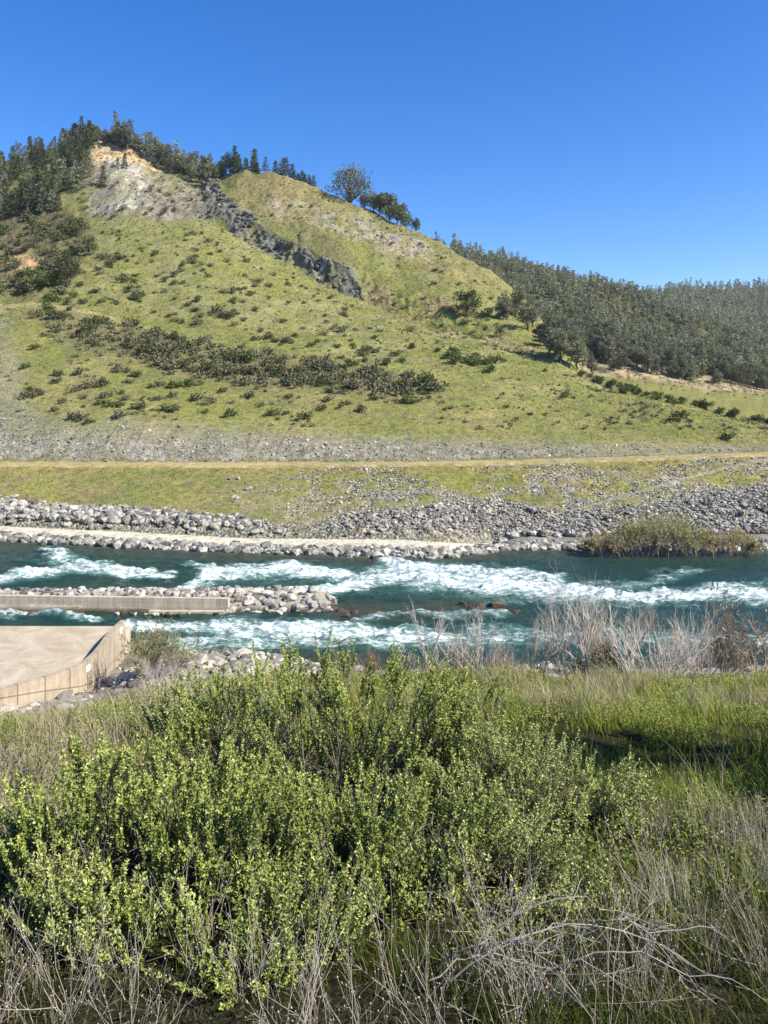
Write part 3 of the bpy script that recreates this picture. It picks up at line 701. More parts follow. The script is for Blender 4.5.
def boulder(x, y, z, s, key, label, group, rr=rng, flat=1.0):
    o = obj('boulder', RV[key][rr.integers(7)], None, (x, y, z), rr.uniform(0, 6.28), (s*rr.uniform(.85, 1.2), s*rr.uniform(.8, 1.1), s*rr.uniform(.8, 1.15)*flat))
    return tag(o, label, 'boulder', group)
def face_py(px, s0, s1):
    pass
# the rocks of the bar
for k in range(46):
    px = rng.uniform(228, 338); Y = rng.uniform(64.6, 70); X = npx(px, Y); s = rng.uniform(0.38, 0.78)*(1 if px < 315 else 0.75)
    boulder(X, Y, zbar(X, Y)+s*0.15, s, 'rock_pale', 'pale boulder heaped at the downstream end of the gravel bar', 'boulders at the end of the bar')
for k in range(36):
    px = rng.uniform(-10, 230); Y = rng.uniform(66.6, 71.4); X = npx(px, Y); s = rng.uniform(0.3, 0.6)
    boulder(X, Y, zbar(X, Y)+s*0.1, s, 'rock_pale', 'pale rock behind the low concrete wall on the bar', 'rocks behind the low wall')
for k in range(20):
    px = rng.uniform(-10, 225); Y = rng.uniform(64.0, 64.7); X = npx(px, Y); s = rng.uniform(0.2, 0.42)
    boulder(X, Y, 0.05+s*0.1, s, 'rock_pale' if rng.random() < .6 else 'rock_brown', 'small rock at the water foot of the low concrete wall', 'rocks in front of the low wall')
for k in range(10):
    px = rng.uniform(300, 372); Y = rng.uniform(63.8, 66.5); X = npx(px, Y); boulder(X, Y, 0.0, rng.uniform(.35, .6), 'rock_brown', 'wet brown rock trailing into the water off the bar', 'wet rocks off the bar')
boulder(npx(478, 66), 66, 0.15, 0.95, 'rock_brown', 'reddish brown rock breaking the rapids, largest of the midstream rocks', None)
boulder(npx(497, 67.2), 67.2, 0.1, 0.9, 'rock_brown', 'dark flat rock in the rapids just behind the largest midstream rock', None)
boulder(npx(462, 67.6), 67.6, 0.0, 0.6, 'rock_brown', 'low wet rock at the upstream side of the midstream rocks', None)
boulder(npx(516, 65.4), 65.4, -0.05, 0.6, 'rock_brown', 'low wet rock at the downstream side of the midstream rocks', None)
# apron below the far path: s between 1 and 2
def far_at(px, s):
    j = int(np.clip(np.searchsorted(pxs, px), 0, nc-1)); i = int(np.searchsorted(sv, s)); i = min(i, nr-1)
    return gX[i, j], gY[i, j], gZ[i, j]
for k in range(72):
    px = rng.uniform(-6, 495); s_ = rng.uniform(1.0, 1.72); x, y, z = far_at(px, s_); s = rng.uniform(0.55, 1.0)
    boulder(x, y, z+0.05*s, s, 'rock_pale' if s_ > 1.25 else 'rock', 'light grey block of the rock apron between the path and the rapids', 'blocks of the rock apron', flat=.55)
# largest loose blocks of the riprap bank
for k in range(42):
    px = rng.uniform(0, 770) if k > 34 else rng.uniform(0, 300)
    lo = np.interp(px, [0, 260, 480, 768], [508, 528, 520, 505]); py = rng.uniform(lo, np.interp(px, [0, 260, 490, 520, 768], [524, 537, 542, 540, 540]))
    p, s_ = hit(px, py, 3.0); s = rng.uniform(0.5, 0.85)*(1 if px < 260 else .7)
    boulder(p[0], p[1], p[2]+0.1, s, 'rock', 'angular grey block lying on the riprap bank above the far shore', 'large blocks on the riprap bank')
# near-bank rocks
for k in range(42):
    px = rng.uniform(130, 335); Y = rng.uniform(44, 52.8); X = npx(px, Y); s = rng.uniform(0.3, 0.95); 
    boulder(X, Y, float(zn(X, Y))+0.05*s, s, 'rock_pale', 'broad pale boulder on the near bank behind the green bushes', 'pale boulders on the near bank')
for k in range(18):
    px = rng.uniform(330, 560); Y = rng.uniform(46.5, 50.5); X = npx(px, Y); s = rng.uniform(0.25, 0.6)
    boulder(X, Y, float(zn(X, Y))+0.08*s, s, 'rock', 'grey rock on the near shore among the bare saplings', 'rocks among the bare saplings')
for k in range(9):
    px = rng.uniform(5, 120); Y = rng.uniform(37, 41.5); X = npx(px, Y); s = rng.uniform(0.4, 0.9)
    boulder(X, Y, float(zn(X, Y))+0.03*s, s, 'rock_pale', 'pale rock at the foot of the platform parapet', 'rocks below the parapet')

# remaining riprap: one mass
def rubble(name, pts, sizes, tones, base=I1):
    nrk = len(pts); shapes = [rockshape(base[0], np.random.default_rng(500+k), 6) for k in range(12)]
    nv = len(base[0]); V = np.empty((nrk, nv, 3)); T = np.empty((nrk, nv, 3))
    for i in range(nrk):
        a = rng.uniform(0, 6.28); b = rng.normal()*0.5
        R = np.array([[math.cos(a), -math.sin(a), 0], [math.sin(a), math.cos(a), 0], [0, 0, 1]])@np.array([[1, 0, 0], [0, math.cos(b), -math.sin(b)], [0, math.sin(b), math.cos(b)]])
        V[i] = shapes[rng.integers(12)]@R.T*sizes[i]+pts[i]; T[i] = tones[i]
    Fq = (np.arange(nrk)*nv)[:, None, None]+base[1][None]
    return kind(obj(name, mesh(name, V.reshape(-1, 3), [Fq.reshape(-1, 3)], M['rubble'], color=T.reshape(-1, 3))), 'stuff')
pts = []; sz = []; tn = []
prob = np.clip(rip*(1-.45*sm(260, 360, gPX)*sm(.42, .58, n2))+rip2*0.22+apron*(gS > 1.0)*0.9+cut*0.05+trail*0, 0, 1)*((gPX > -60) & (gPX < 830))*(gS < 6.1)*(1-pathm)*(1-road)*(1-trail)*(1-((gS > 1.75)*(gS < 3.12)*(gPX < 495)))
area = np.gradient(gX, axis=1)*np.gradient(gY, axis=0); wgt = (prob*area).ravel(); wgt /= wgt.sum()
for q in rng.choice(wgt.size, 26000, p=wgt):
    i, j = divmod(int(q), nc); s = rng.gamma(3, 0.11)
    if gS[i, j] > 5: s *= 0.32
    elif gPX[i, j] > 250 and gS[i, j] > 3: s *= 0.31
    
    if rip[i, j] < 0.5 and 3 < gS[i, j] < 5: s *= 0.7
    pts.append((gX[i, j]+rng.normal()*0.15, gY[i, j]+rng.normal()*0.15, gZ[i, j]+s*0.2)); sz.append(min(s, 0.62)+0.06)
    g = rng.choice([0.10, 0.17, 0.25, 0.33, 0.44], p=[.13, .25, .3, .21, .11]); tn.append((g*1.06, g*.99, g*0.84))
rubble('riprap_rubble', np.array(pts), np.array(sz), np.array(tn))
pts = []; sz = []; tn = []
for q in range(1500):                                                # small stones of the near bank and the bar
    px = rng.uniform(-10, 600); Y = rng.uniform(38, 53); X = npx(px, Y)
    if np.min(np.hypot(path[:, 0]-X, path[:, 1]-Y)) < .4 or X < np.interp(Y, path[::-1, 1], path[::-1, 0]): continue
    z = float(zn(X, Y)); s = rng.gamma(2.5, .07)+.05
    if z > -.1: pts.append((X, Y, z+.1)); sz.append(min(s, .5)); g = rng.choice([.10, .18, .26, .34]); tn.append((g*1.08, g, g*.86))
for q in range(900):
    px = rng.uniform(-10, 345); Y = rng.uniform(64, 72.5); X = npx(px, Y); z = zbar(X, Y); s = rng.gamma(2.5, .07)+.05
    if abs(Y-65.6) < .7 and px < 232: continue
    if z > -.2: pts.append((X, Y, z+.1)); sz.append(min(s, .45)); g = rng.choice([.10, .18, .26, .36]); tn.append((g*1.06, g, g*.88))
rubble('shore_rubble', np.array(pts), np.array(sz), np.array(tn))
pts = []; sz = []; tn = []
prob = np.clip(cliff*1.0+scree*.22+rubb*.12+palerock*.10+orange*.1+foot*.15, 0, 1)*((gPX > -30) & (gPX < 800)); wgt = (prob*area).ravel(); wgt /= wgt.sum()
for q in rng.choice(wgt.size, 1100, p=wgt):
    i, j = divmod(int(q), nc); s = rng.gamma(2.0, .42)+.25; pts.append((gX[i, j]+rng.normal()*.5, gY[i, j]+rng.normal()*.5, gZ[i, j]+s*.1)); cc_ = col[i, j]*rng.uniform(.6, 1.35); sz.append(min(s, 1.3)*(.8 if cliff[i, j] > .4 else .5)); tn.append(tuple(cc_))
rubble('cliff_rubble', np.array(pts), np.array(sz), np.array(tn))
# tussocks of hill grass
wgt = ((gS > 6.1)*(gS < 10.0)*(1-cliff)*(1-scree)*(gPX > -30)*(gPX < 800)*np.sqrt(np.abs(area))).ravel()+((gS > 3.0)*(gS < 3.95)*(1-rip)*(gPX > -30)*(gPX < 800)*np.sqrt(np.abs(area))).ravel()*1.5; wgt = np.maximum(wgt, 0); wgt /= wgt.sum()
q = rng.choice(wgt.size, 42000, p=wgt); gi, gj = q//nc, q % nc; m_ = len(q)
P0 = np.stack([gX[gi, gj]+rng.normal(size=m_)*.3, gY[gi, gj]+rng.normal(size=m_)*.3, gZ[gi, gj]-.05], 1)
dsc = np.clip(P0[:, 1]/200, .5, 1.4); Vt, Ft = leaves(P0, np.array([0, 0, 1.0])+rng.normal(size=(m_, 3))*.45, rng.uniform(.2, .5, m_)*dsc, rng.uniform(.25, .6, m_)*dsc, rng)
ct = col[gi, gj]*rng.uniform(1.0, 1.75, (m_, 1))*np.where(rng.random((m_, 1)) < .35, np.array([[1.15, .98, 1.0]]), np.array([[1, 1, 1.0]]))
kind(obj('hill_grass', mesh('hill_grass', Vt, [Ft], M['grass'], color=np.repeat(ct, 4, 0))), 'stuff')

# ------------------------------------------------------------------ trees and shrubs for the hills
def conifer(r, hgt=13.0, rad=2.9, n_wh=21, per=9, low=0.06, lsz=1.0, droop=0.25):
    LP = []; LD = []
    for q in range(n_wh):
        t = low+(1-low)*(q+r.uniform(-.3, .3))/n_wh; z = hgt*t
        rr = rad*(1-t)**0.75*r.uniform(0.7, 1.15)+0.12
        for b in range(per):
            a = r.uniform(0, 6.28); d = np.array([math.cos(a), math.sin(a), 0.15-droop*r.uniform(.3, 1.2)*(1-t)])
            Lb = rr*r.uniform(.65, 1.15); mcount = max(2, int(Lb/0.5))
            for u in np.linspace(0.3, 1.0, mcount):
                LP.append(np.array([0, 0, z])+d*Lb*u+r.normal(size=3)*0.1); LD.append(d+r.normal(size=3)*0.45)
    LP = np.array(LP); LD = np.array(LD)
    V, Fq = leaves(LP, LD, lsz*r.uniform(.6, 1.3, len(LP)), lsz*0.62, r, 0.15)
    tnt = np.repeat(np.clip(r.normal(0.45, 0.22, len(LP)), 0, 1), 4)
    P = np.array([[[0, 0, -0.5], [0.05, 0, hgt*.35], [0, 0.05, hgt*.7], [0, 0, hgt*0.98]]]); R = np.array([[.28, .2, .12, .03]])
    return tubes(P, R, 5), (V, Fq, tnt)

def roundtree(r, hgt=10.0, rad=3.2, n_cl=26, per=46, lsz=0.6, low=0.3, gap=1.0, limbs=None):
    """open crown made of leaf clumps carried on limbs"""
    cs = []
    for q in range(n_cl):
        v = unit(r.normal(size=3)); v[2] = abs(v[2])*1.0-0.25*r.random(); f = r.uniform(0.35, 1.0)**0.6
        cs.append(np.array([v[0]*rad*f*r.uniform(.8, 1.1), v[1]*rad*f, hgt*low+(hgt*(1-low))*(0.15+0.8*max(0, v[2])*f*r.uniform(.85, 1.1)+0.05)]))
    cs = np.array(cs); cr = rad*r.uniform(.22, .38, n_cl)*gap
    cen = np.repeat(cs, per, 0); off = unit(r.normal(size=(len(cen), 3)))*(np.repeat(cr, per)*r.uniform(.3, 1, len(cen))**0.5)[:, None]*np.array([1, 1, .75])
    V, Fq = leaves(cen+off, off+r.normal(size=off.shape)*0.5*rad*.3+np.array([0, 0, .15]), lsz*r.uniform(.6, 1.3, len(cen)), lsz*.6, r, .15)
    tnt = np.repeat(np.clip(np.repeat(r.normal(.45, .12, n_cl), per)+r.normal(0, .16, len(cen)), 0, 1), 4)
    base = np.array([[0, 0, -0.4], [r.normal()*.1, r.normal()*.1, hgt*low*.6], [r.normal()*.2, r.normal()*.2, hgt*low*1.2]])
    tr = [tubes(np.array([[*base, [0, 0, hgt*.75]]]), np.array([[.30, .24, .18, .06]])*hgt/10, 5)]
    s0 = np.repeat(base[2:3], n_cl, 0)+np.array([0, 0, 1.0])*r.uniform(-.1, .2, (n_cl, 1))*hgt
    mid = (s0+cs)/2+np.array([0, 0, -.2])+r.normal(size=cs.shape)*.25
    tr.append(tubes(np.stack([s0, mid, cs], 1), np.array([[.11, .07, .03]]).repeat(n_cl, 0)*hgt/10, 4))
    Vt, Ft = join(tr); return (Vt, np.concatenate(Ft)), (V, Fq, tnt)

def hillshrub(r, rad=1.0, n=150, lsz=0.34):
    ncl = 7; cs = np.stack([r.uniform(-.7, .7, ncl)*rad, r.uniform(-.7, .7, ncl)*rad, r.uniform(.25, .85, ncl)*rad*.9], 1)
    cen = cs[r.integers(ncl, size=n)]; off = unit(r.normal(size=(n, 3)))*(r.uniform(.1, .48, n)*rad)[:, None]
    p = cen+off; p[:, 2] = np.maximum(p[:, 2], 0.02)
    V, Fq = leaves(p, off+np.array([0, 0, .35])+r.normal(size=off.shape)*.3, lsz*r.uniform(.6, 1.3, n), lsz*.65, r, .15)
    tnt = np.repeat(np.clip(r.normal(.45, .22, n), 0, 1), 4)
    st = np.zeros((ncl, 3, 3)); st[:, 2] = cs; st[:, 1] = cs*np.array([.5, .5, .6]); st[:, 0, 2] = -.25
    return tubes(st, np.array([[.05, .035, .015]]).repeat(ncl, 0), 3), (V, Fq, tnt)

class Kind:
    def __init__(s, name, maker, leafm, barkm='bark', n=5, seed=0):
        s.v = []
        for k in range(n):
            (Vt, Ft), (Vc, Fc, t) = maker(np.random.default_rng(seed+k))
            tm = mesh(name+'_trunk', Vt, [Ft], M[barkm], smooth=True); cm = mesh(name+'_crown', Vc, [Fc], M[leafm], tint=t)
            jm = mesh(name, np.concatenate([Vt, Vc]), [Ft, Fc+len(Vt)], [M[barkm], M[leafm]], [0, 1], tint=np.concatenate([np.zeros(len(Vt)), t]))
            s.v.append((tm, cm, jm, (Vc, Fc, t)))
FIR = Kind('conifer', lambda r: conifer(r, r.uniform(9.5, 16), r.uniform(2.1, 3.5), int(r.integers(15, 24)), int(r.integers(7, 10)), r.uniform(.03, .2), 1.0, r.uniform(.1, .4)), 'fir', n=9, seed=1)
FIRG = Kind('grey_conifer', lambda r: conifer(r, r.uniform(10, 17), r.uniform(2.2, 3.4), int(r.integers(14, 21)), int(r.integers(6, 9)), r.uniform(.05, .25), 1.1, r.uniform(0, .2)), 'pine', n=9, seed=11)
PINE = Kind('grey_pine', lambda r: roundtree(r, r.uniform(9, 14), r.uniform(2.5, 3.8), int(r.integers(20, 36)), 40, .8, r.uniform(.06, .25), 1.1), 'pine', n=9, seed=51)
OAK = Kind('oak', lambda r: roundtree(r, 8, 3.4, 24, 50, .6, .15, 1.15), 'oak', seed=31)
LACE = Kind('lacy_oak', lambda r: roundtree(r, 9, 4.3, 50, 26, .5, .10, 1.0), 'pine', seed=36)
CHAP = Kind('shrub', lambda r: hillshrub(r), 'chap', 'woody', 6, 41)
GSH = Kind('shrub', lambda r: hillshrub(r, 1.0, 190, .36), 'green_shrub', 'woody', 6, 51)

def tree(name, K_, p, s, label, cat, group, parts=False, sz=1.0):
    v = K_.v[rng.integers(len(K_.v))]; rz = rng.uniform(0, 6.28)
    sc_ = (s*rng.uniform(.9, 1.1), s*rng.uniform(.9, 1.1), s*sz)
    if parts:
        o = obj(name, None, None, p, rz, sc_); obj('trunk', v[0], o); obj('crown', v[1], o)
    else: o = obj(name, v[2], None, p, rz, sc_)
    return tag(o, label, cat, group)

# --- wooded summit (individual conifers)
def crest(px):
    j = int(np.clip(np.searchsorted(pxs, px), 0, nc-1)); i = int(np.argmin(np.where((sv > 6) & (sv < 10.6), gPY[:, j], 9999))); return np.array([gX[i, j], gY[i, j], gZ[i, j]])
for k in range(200):
    px = rng.uniform(-25, 92) if k < 160 else rng.uniform(30, 88)
    c = crest(px); top = c.copy()
    j = int(np.searchsorted(pxs, px)); i = np.searchsorted(sv, rng.uniform(8.9, 10.05)); p = np.array([gX[i, j], gY[i, j], gZ[i, j]])
    if px > 60 and p[1] < c[1]-70: p = c
    if rng.random() < .7: tree('conifer', FIR, p, rng.uniform(.5, .95), 'dark green conifer in the dense wood on the hill shoulder', 'tree', 'conifers on the hill shoulder', True)
    else: tree('conifer', FIRG, p, rng.uniform(.5, .85), 'greyish conifer in the dense wood on the hill shoulder', 'tree', 'grey conifers on the hill shoulder', True)
for k in range(104):
    px = rng.uniform(84, 210); c = crest(px); p = c+np.array([rng.normal()*1.5, rng.uniform(-5, 12), 0]); p[2] -= 0.1*max(0, p[1]-c[1])
    tree('grey_pine', FIRG if rng.random() < .55 else PINE, p, rng.uniform(.6, 1.05), 'grey green pine lining the summit above the pale scree', 'tree', 'grey pines along the summit', True)
for k in range(30):
    px = rng.uniform(206, 312); c = crest(px); p = c+np.array([0, rng.uniform(0, 8), -0.4])
    tree('conifer', FIR, p, rng.uniform(.55, .95)*(0.6 if px > 290 else 1), 'dark conifer on the ridge above the black rock band', 'tree', 'dark conifers above the rock band', True, .95)
for px, s, lab in ((213, .8, 'dark bushy conifer at the top end of the black rock band'), (228, .9, 'dark round-topped conifer just right of the notch above the scree')):
    tree('conifer', OAK, crest(px)+np.array([0, 2, 0]), s*1.1, lab.replace(' just right of', ' beside'), 'tree', None, True, 1.3)
p = crest(350)+np.array([0, 2, -.5]); tree('lacy_tree', LACE, p, 2.1, 'large lacy grey tree standing alone on the bare ridge skyline', 'tree', None, True, 1.05)
for px, s in ((365, .7), (372, .85), (379, 1.1), (388, 1.2), (397, 1.05), (406, .8), (415, .6)):
    tree('oak', OAK, crest(px)+np.array([0, 2, -.3]), s, 'dark rounded oak in the clump below the lacy ridge tree', 'tree', 'oaks clumped on the ridge', True, 1.35)
for px, py, s, lab in ((124, 163, .55, 'slim dark fir standing alone in the orange scree'), (117, 160, .4, 'small dark fir beside the slim one in the orange scree'), (102, 182, .6, 'stubby dark conifer at the upper edge of the scree'), (150, 187, .3, 'tiny dark conifer alone on the grey scree')):
    p, _ = hit(px, py+6, 7); tree('fir', FIR, p, s, lab, 'tree', None, True)
for px, py, s, sz, lab in ((77, 232, .95, 1.3, 'grey rounded oak above the ravine, highest of three'), (88, 250, .9, 1.0, 'wide dark oak at the edge of the green meadow'), (68, 283, .9, 1.6, 'tall dark oak low in the brown ravine')):
    p, _ = hit(px, py+6, 6.5); tree('oak', OAK, p, s, lab, 'tree', None, True, sz)
# pines and oaks at the right flank of the hill
for px, py, s, K_, lab in ((466, 318, 1.1, OAK, 'big round grey oak standing by itself on the green flank'), (487, 318, .5, OAK, 'small oak behind the round grey oak'), (500, 338, .45, OAK, 'little oak on the grass below the flank trees'),
                           (503, 320, .75, PINE, 'pale grey pine at the head of the flank trees'), (515, 318, .9, PINE, 'slender grey pine second from the head of the flank trees'), (528, 332, .8, PINE, 'spreading grey pine in the flank trees'),
                           (548, 355, .85, PINE, 'tall grey pine at the foot of the flank trees'), (560, 363, .75, PINE, 'broad low-branched grey pine at the foot of the flank trees'), (580, 350, 1.0, FIRG, 'tall narrow grey pine behind the bank of tan soil')):
    p, _ = hit(px, py, 6.5); tree('oak' if K_ is OAK else 'grey_pine', K_, p, s, lab, 'tree', None, True)
for k in range(22):
    x = rng.uniform(498, 592); y = np.interp(x, [498, 520, 545, 560, 592], [318, 312, 338, 352, 366])+rng.uniform(-3, 12); p, _ = hit(x, y, 6.5)
    tree('grey_pine', PINE if rng.random() < .6 else OAK, p, rng.uniform(.4, .8), 'smaller grey green tree where the flank trees thicken into the valley wood', 'tree', 'small trees of the flank', True)
# wooded ridge: nearest and largest trees as individuals, the rest one wood
cand = []
SI = np.nonzero((sv > 12.02) & (sv < 13.0))[0]; JI = np.nonzero((pxs > 425) & (pxs < 830))[0]
ar = (np.gradient(gX, axis=1)*np.gradient(gY, axis=0))[np.ix_(SI, JI)]; fb = np.clip(1-foot[np.ix_(SI, JI)]*0.4, 0.02, 1)
wg = (ar*fb).ravel(); wg /= wg.sum()
for q in rng.choice(wg.size, 3000, p=wg, replace=False):
    i, j = SI[q//len(JI)], JI[q % len(JI)]; cand.append((gX[i, j], gY[i, j], gZ[i, j], gS[i, j]))
cand.sort(key=lambda c: c[1])
for c in cand[:290]:
    r_ = rng.random()
    if r_ < .55: tree('grey_pine', PINE, c[:3], rng.uniform(.5, 1.15), 'grey green pine in the lower wood on the distant valley side', 'tree', 'grey pines of the lower wood', False, 1.1)
    elif r_ < .8: tree('grey_conifer', FIRG, c[:3], rng.uniform(.5, 1.15), 'narrow grey conifer in the lower wood on the distant valley side', 'tree', 'narrow conifers of the lower wood')
    else: tree('oak', OAK, c[:3], rng.uniform(.5, 1.0), 'round olive oak among the pines of the lower wood', 'tree', 'oaks of the lower wood')
def mass(name, items, leafm, keep):
    Vs = []; Fs = []; Ts = []; off = 0
    for (x, y, z, s, K_) in items:
        Vc, Fc, t = K_.v[rng.integers(len(K_.v))][3]; nl = len(Fc); ks = rng.choice(nl, min(nl, keep), replace=False)
        v = Vc.reshape(-1, 4, 3)[ks]; ce = v.mean(1, keepdims=True); v = ce+(v-ce)*min(2.2, math.sqrt(nl/keep))
        a = rng.uniform(0, 6.28); R = np.array([[math.cos(a), -math.sin(a), 0], [math.sin(a), math.cos(a), 0], [0, 0, 1]])
        v = (v.reshape(-1, 3)@R.T)*s+np.array([x, y, z]); Vs.append(v); Ts.append(np.clip(t.reshape(-1, 4)[ks].ravel()+rng.normal()*.18, 0, 1))
    V = np.concatenate(Vs); return kind(obj(name, mesh(name, V, [np.arange(len(V)).reshape(-1, 4)], M[leafm], tint=np.concatenate(Ts))), 'stuff')
rest = cand[290:]
mass('ridge_forest', [(c[0], c[1], c[2], rng.uniform(.45, .9), (FIRG if rng.random() < .5 else PINE)) for c in rest if rng.random() < .7], 'pine', 130)
mass('ridge_oak_forest', [(c[0], c[1], c[2], rng.uniform(.45, .85), OAK) for c in rest if rng.random() < .35], 'oak', 100)
far = []
SI = np.nonzero((sv > 14.1) & (sv < 15.1))[0]; JI = np.nonzero((pxs > 600) & (pxs < 860))[0]
for q in range(1500):
    i = rng.choice(SI); j = rng.choice(JI); far.append((gX[i, j]+rng.normal()*2, gY[i, j]+rng.normal()*5, gZ[i, j]-0.5, rng.uniform(.7, 1.25), FIR if rng.random() < .6 else FIRG))
mass('distant_forest', far, 'pine', 60)

# --- hillside shrubs
nsh = 0
def shrub(px, py, s, K_, label, group, smin=5.9):
    global nsh
    p, s_ = hit(px, py, smin)
    if s_ > 10.2: return
    nsh += 1
    tree('chaparral_shrub' if K_ is CHAP else 'green_shrub', K_, p, s*1.2, label, 'shrub', group, False, rng.uniform(.7, 1.0))
def inpoly(pts):
    pts = np.array(pts, float)
    while True:
        x, y = rng.uniform(pts[:, 0].min(), pts[:, 0].max()), rng.uniform(pts[:, 1].min(), pts[:, 1].max())
        if polymask(np.array([x]), np.array([y]), pts, 0.01)[0] > .5: return x, y
MEADOW = [(96, 232), (225, 228), (250, 250), (330, 296), (420, 335), (360, 352), (250, 345), (150, 318), (85, 300), (88, 260)]
for k in range(190):
    x, y = inpoly(MEADOW); big = rng.random() < .25
    if big: shrub(x, y, rng.uniform(1.0, 1.5), CHAP, 'larger olive shrub dotted on the upper green meadow', 'larger shrubs of the upper meadow')
    else: shrub(x, y, rng.uniform(.5, .95), CHAP if rng.random() < .6 else GSH, 'small grey green shrub dotted on the upper green meadow', 'small shrubs of the upper meadow')
BELT = [(26, 316), (100, 318), (190, 338), (262, 352), (330, 366), (425, 382), (440, 392), (330, 388), (250, 384), (160, 366), (70, 342)]
for k in range(86):
    x, y = inpoly(BELT); shrub(x, y, rng.uniform(1.0, 1.9), CHAP if rng.random() < .75 else GSH, 'brownish grey shrub in the dense belt across the hillside', 'shrubs of the dense belt')
LOW = [(20, 345), (160, 376), (300, 396), (440, 400), (400, 412), (250, 425), (60, 425), (30, 400)]
for k in range(62):
    x, y = inpoly(LOW); shrub(x, y, rng.uniform(.6, 1.3), CHAP if rng.random() < .7 else GSH, 'scattered dark shrub on the grass below the dense belt', 'scattered shrubs below the belt')
for k in range(26):
    x = rng.uniform(340, 500); y = np.interp(x, [340, 420, 500], [362, 352, 368])+rng.uniform(-8, 10); shrub(x, y, rng.uniform(.8, 1.5), GSH, 'bright green shrub in the strip on the hill shoulder', 'green shrubs on the hill shoulder')
for x, y, s, lab in ((564, 398, 1.1, 'wide dark shrub low on the smooth green slope'), (678, 421, 1.3, 'leaning grey shrub on the smooth green slope above the road'), (727, 440, 1.0, 'lone dark shrub close above the road bend'), (505, 408, .7, 'small round shrub alone mid-slope on the grass'),
                     (545, 372, .7, 'small shrub on the spur below the tan track'), (433, 286, .9, 'round green shrub on the bare upper flank'), (435, 272, .8, 'small shrub on the upper flank above the round green one'), (50, 517, .0, '')):
    if s > 0: shrub(x, y, s, GSH if s > .8 else CHAP, lab, None)
for k in range(44):
    x = rng.uniform(575, 790); y = np.interp(x, [575, 628, 676, 740, 790], [374, 391, 402, 416, 424])+rng.uniform(-2, 3); shrub(x, y, rng.uniform(.7, 1.2), GSH, 'dark green shrub in the row along the spur edge', 'shrubs along the spur edge')
RAV = [(-10, 225), (60, 215), (88, 230), (84, 285), (60, 300), (0, 300)]
for k in range(95):
    x, y = inpoly(RAV); shrub(x, y, rng.uniform(1.1, 2.3), GSH if rng.random() < .5 else CHAP, 'dense olive shrub filling the brown ravine under the conifers', 'shrubs of the ravine')
for k in range(30):
    x, y = inpoly([(40, 296), (130, 252), (140, 300), (100, 316), (40, 318)]); shrub(x, y, rng.uniform(.8, 1.5), GSH, 'green shrub between the ravine and the meadow track', 'shrubs by the meadow track')
for k in range(24):
    x, y = inpoly([(70, 190), (90, 180), (108, 196), (204, 186), (234, 186), (246, 200), (90, 225)]); shrub(x, y, rng.uniform(.7, 1.5), CHAP, 'dark shrub clinging to the scree and rocks', 'shrubs on the scree')
for k in range(26):
    x, y = inpoly([(236, 182), (300, 192), (420, 240), (500, 292), (480, 320), (400, 270), (330, 240), (260, 212)]); shrub(x, y, rng.uniform(.4, .9), CHAP, 'small dry shrub on the bare tan ridge face', 'shrubs of the ridge face')
for k in range(22):
    x, y = inpoly([(366, 290), (440, 296), (500, 325), (520, 345), (450, 330), (380, 312)]); shrub(x, y, rng.uniform(.5, 1.1), CHAP, 'dark shrub on the brown rubble under the flank', 'shrubs of the flank rubble')
# low dry scrub texture over the hill: nobody could count it
sp = []
SI = np.nonzero((sv > 6.1) & (sv < 9.9))[0]; JI = np.nonzero((pxs > -30) & (pxs < 800))[0]
for q in range(4200):
    i = rng.choice(SI); j = rng.choice(JI)
    if cliff[i, j] > .3 or gPY[i, j] > 430 or (belt[i, j] < .4 and (n2[i, j] < .45 or rng.random() < .5)): continue
    sp.append((gX[i, j], gY[i, j], gZ[i, j]-.1, rng.uniform(.25, .6)*(1+.8*belt[i, j]), CHAP))
bi, bj = np.nonzero((belt > .5)*(gPX > -20)*(gPX < 470)*(gS < 9))
bw = sm(.40, .62, fbm(gX[bi, bj]*.09, gY[bi, bj]*.09, 45, 3)); bw /= bw.sum()
for q in rng.choice(len(bi), 330, p=bw): sp.append((gX[bi[q], bj[q]]+rng.normal()*2, gY[bi[q], bj[q]], gZ[bi[q], bj[q]]-.1, rng.uniform(.5, 1.15), CHAP))
mass('low_scrub_vegetation', sp, 'chap', 26)

# ------------------------------------------------------------------ bank plants: twiggy shrubs and bare trees
def twiggy(seed, hgt, stems, spread, levels, rad, barkm, leafm=None, nleaf=0, lsz=.08, up=.25, base_r=.1, wob=.14):
    r = np.random.default_rng(seed)
    a = r.uniform(0, 6.28, stems); t = r.uniform(.15, 1, stems)*spread
    D = unit(np.stack([np.cos(a)*np.sin(t), np.sin(a)*np.sin(t), np.cos(t)], 1)); P = np.stack([np.cos(a)*base_r*r.random(stems), np.sin(a)*base_r*r.random(stems), np.full(stems, -.15)], 1)
    g = grow(r, P, D, hgt*r.uniform(.6, .95, stems), np.full(stems, rad), levels)
    tb = [tubes(p, q, 4 if i == 0 else 3) for i, (p, q) in enumerate(g)]; V, Fs = join(tb); st = mesh('twigs', V, [np.concatenate(Fs)], M[barkm], smooth=True)
    lm = None
    if leafm:
        tp, _ = g[-1]; m_ = len(tp); ix = r.integers(m_, size=nleaf); tt = r.uniform(.1, 1, nleaf)*(tp.shape[1]-1.001); i0 = tt.astype(int); f = (tt-i0)[:, None]
        LP = tp[ix, i0]*(1-f)+tp[ix, i0+1]*f; LD = unit(tp[ix, i0+1]-tp[ix, i0])+r.normal(size=(nleaf, 3))*.6
        Vl, Fl = leaves(LP, LD, lsz*r.uniform(.6, 1.3, nleaf), lsz*.4, r, .1); lm = mesh('foliage', Vl, [Fl], M[leafm], tint=np.repeat(np.clip(r.normal(.5, .22, nleaf), 0, 1), 4))
    return st, lm
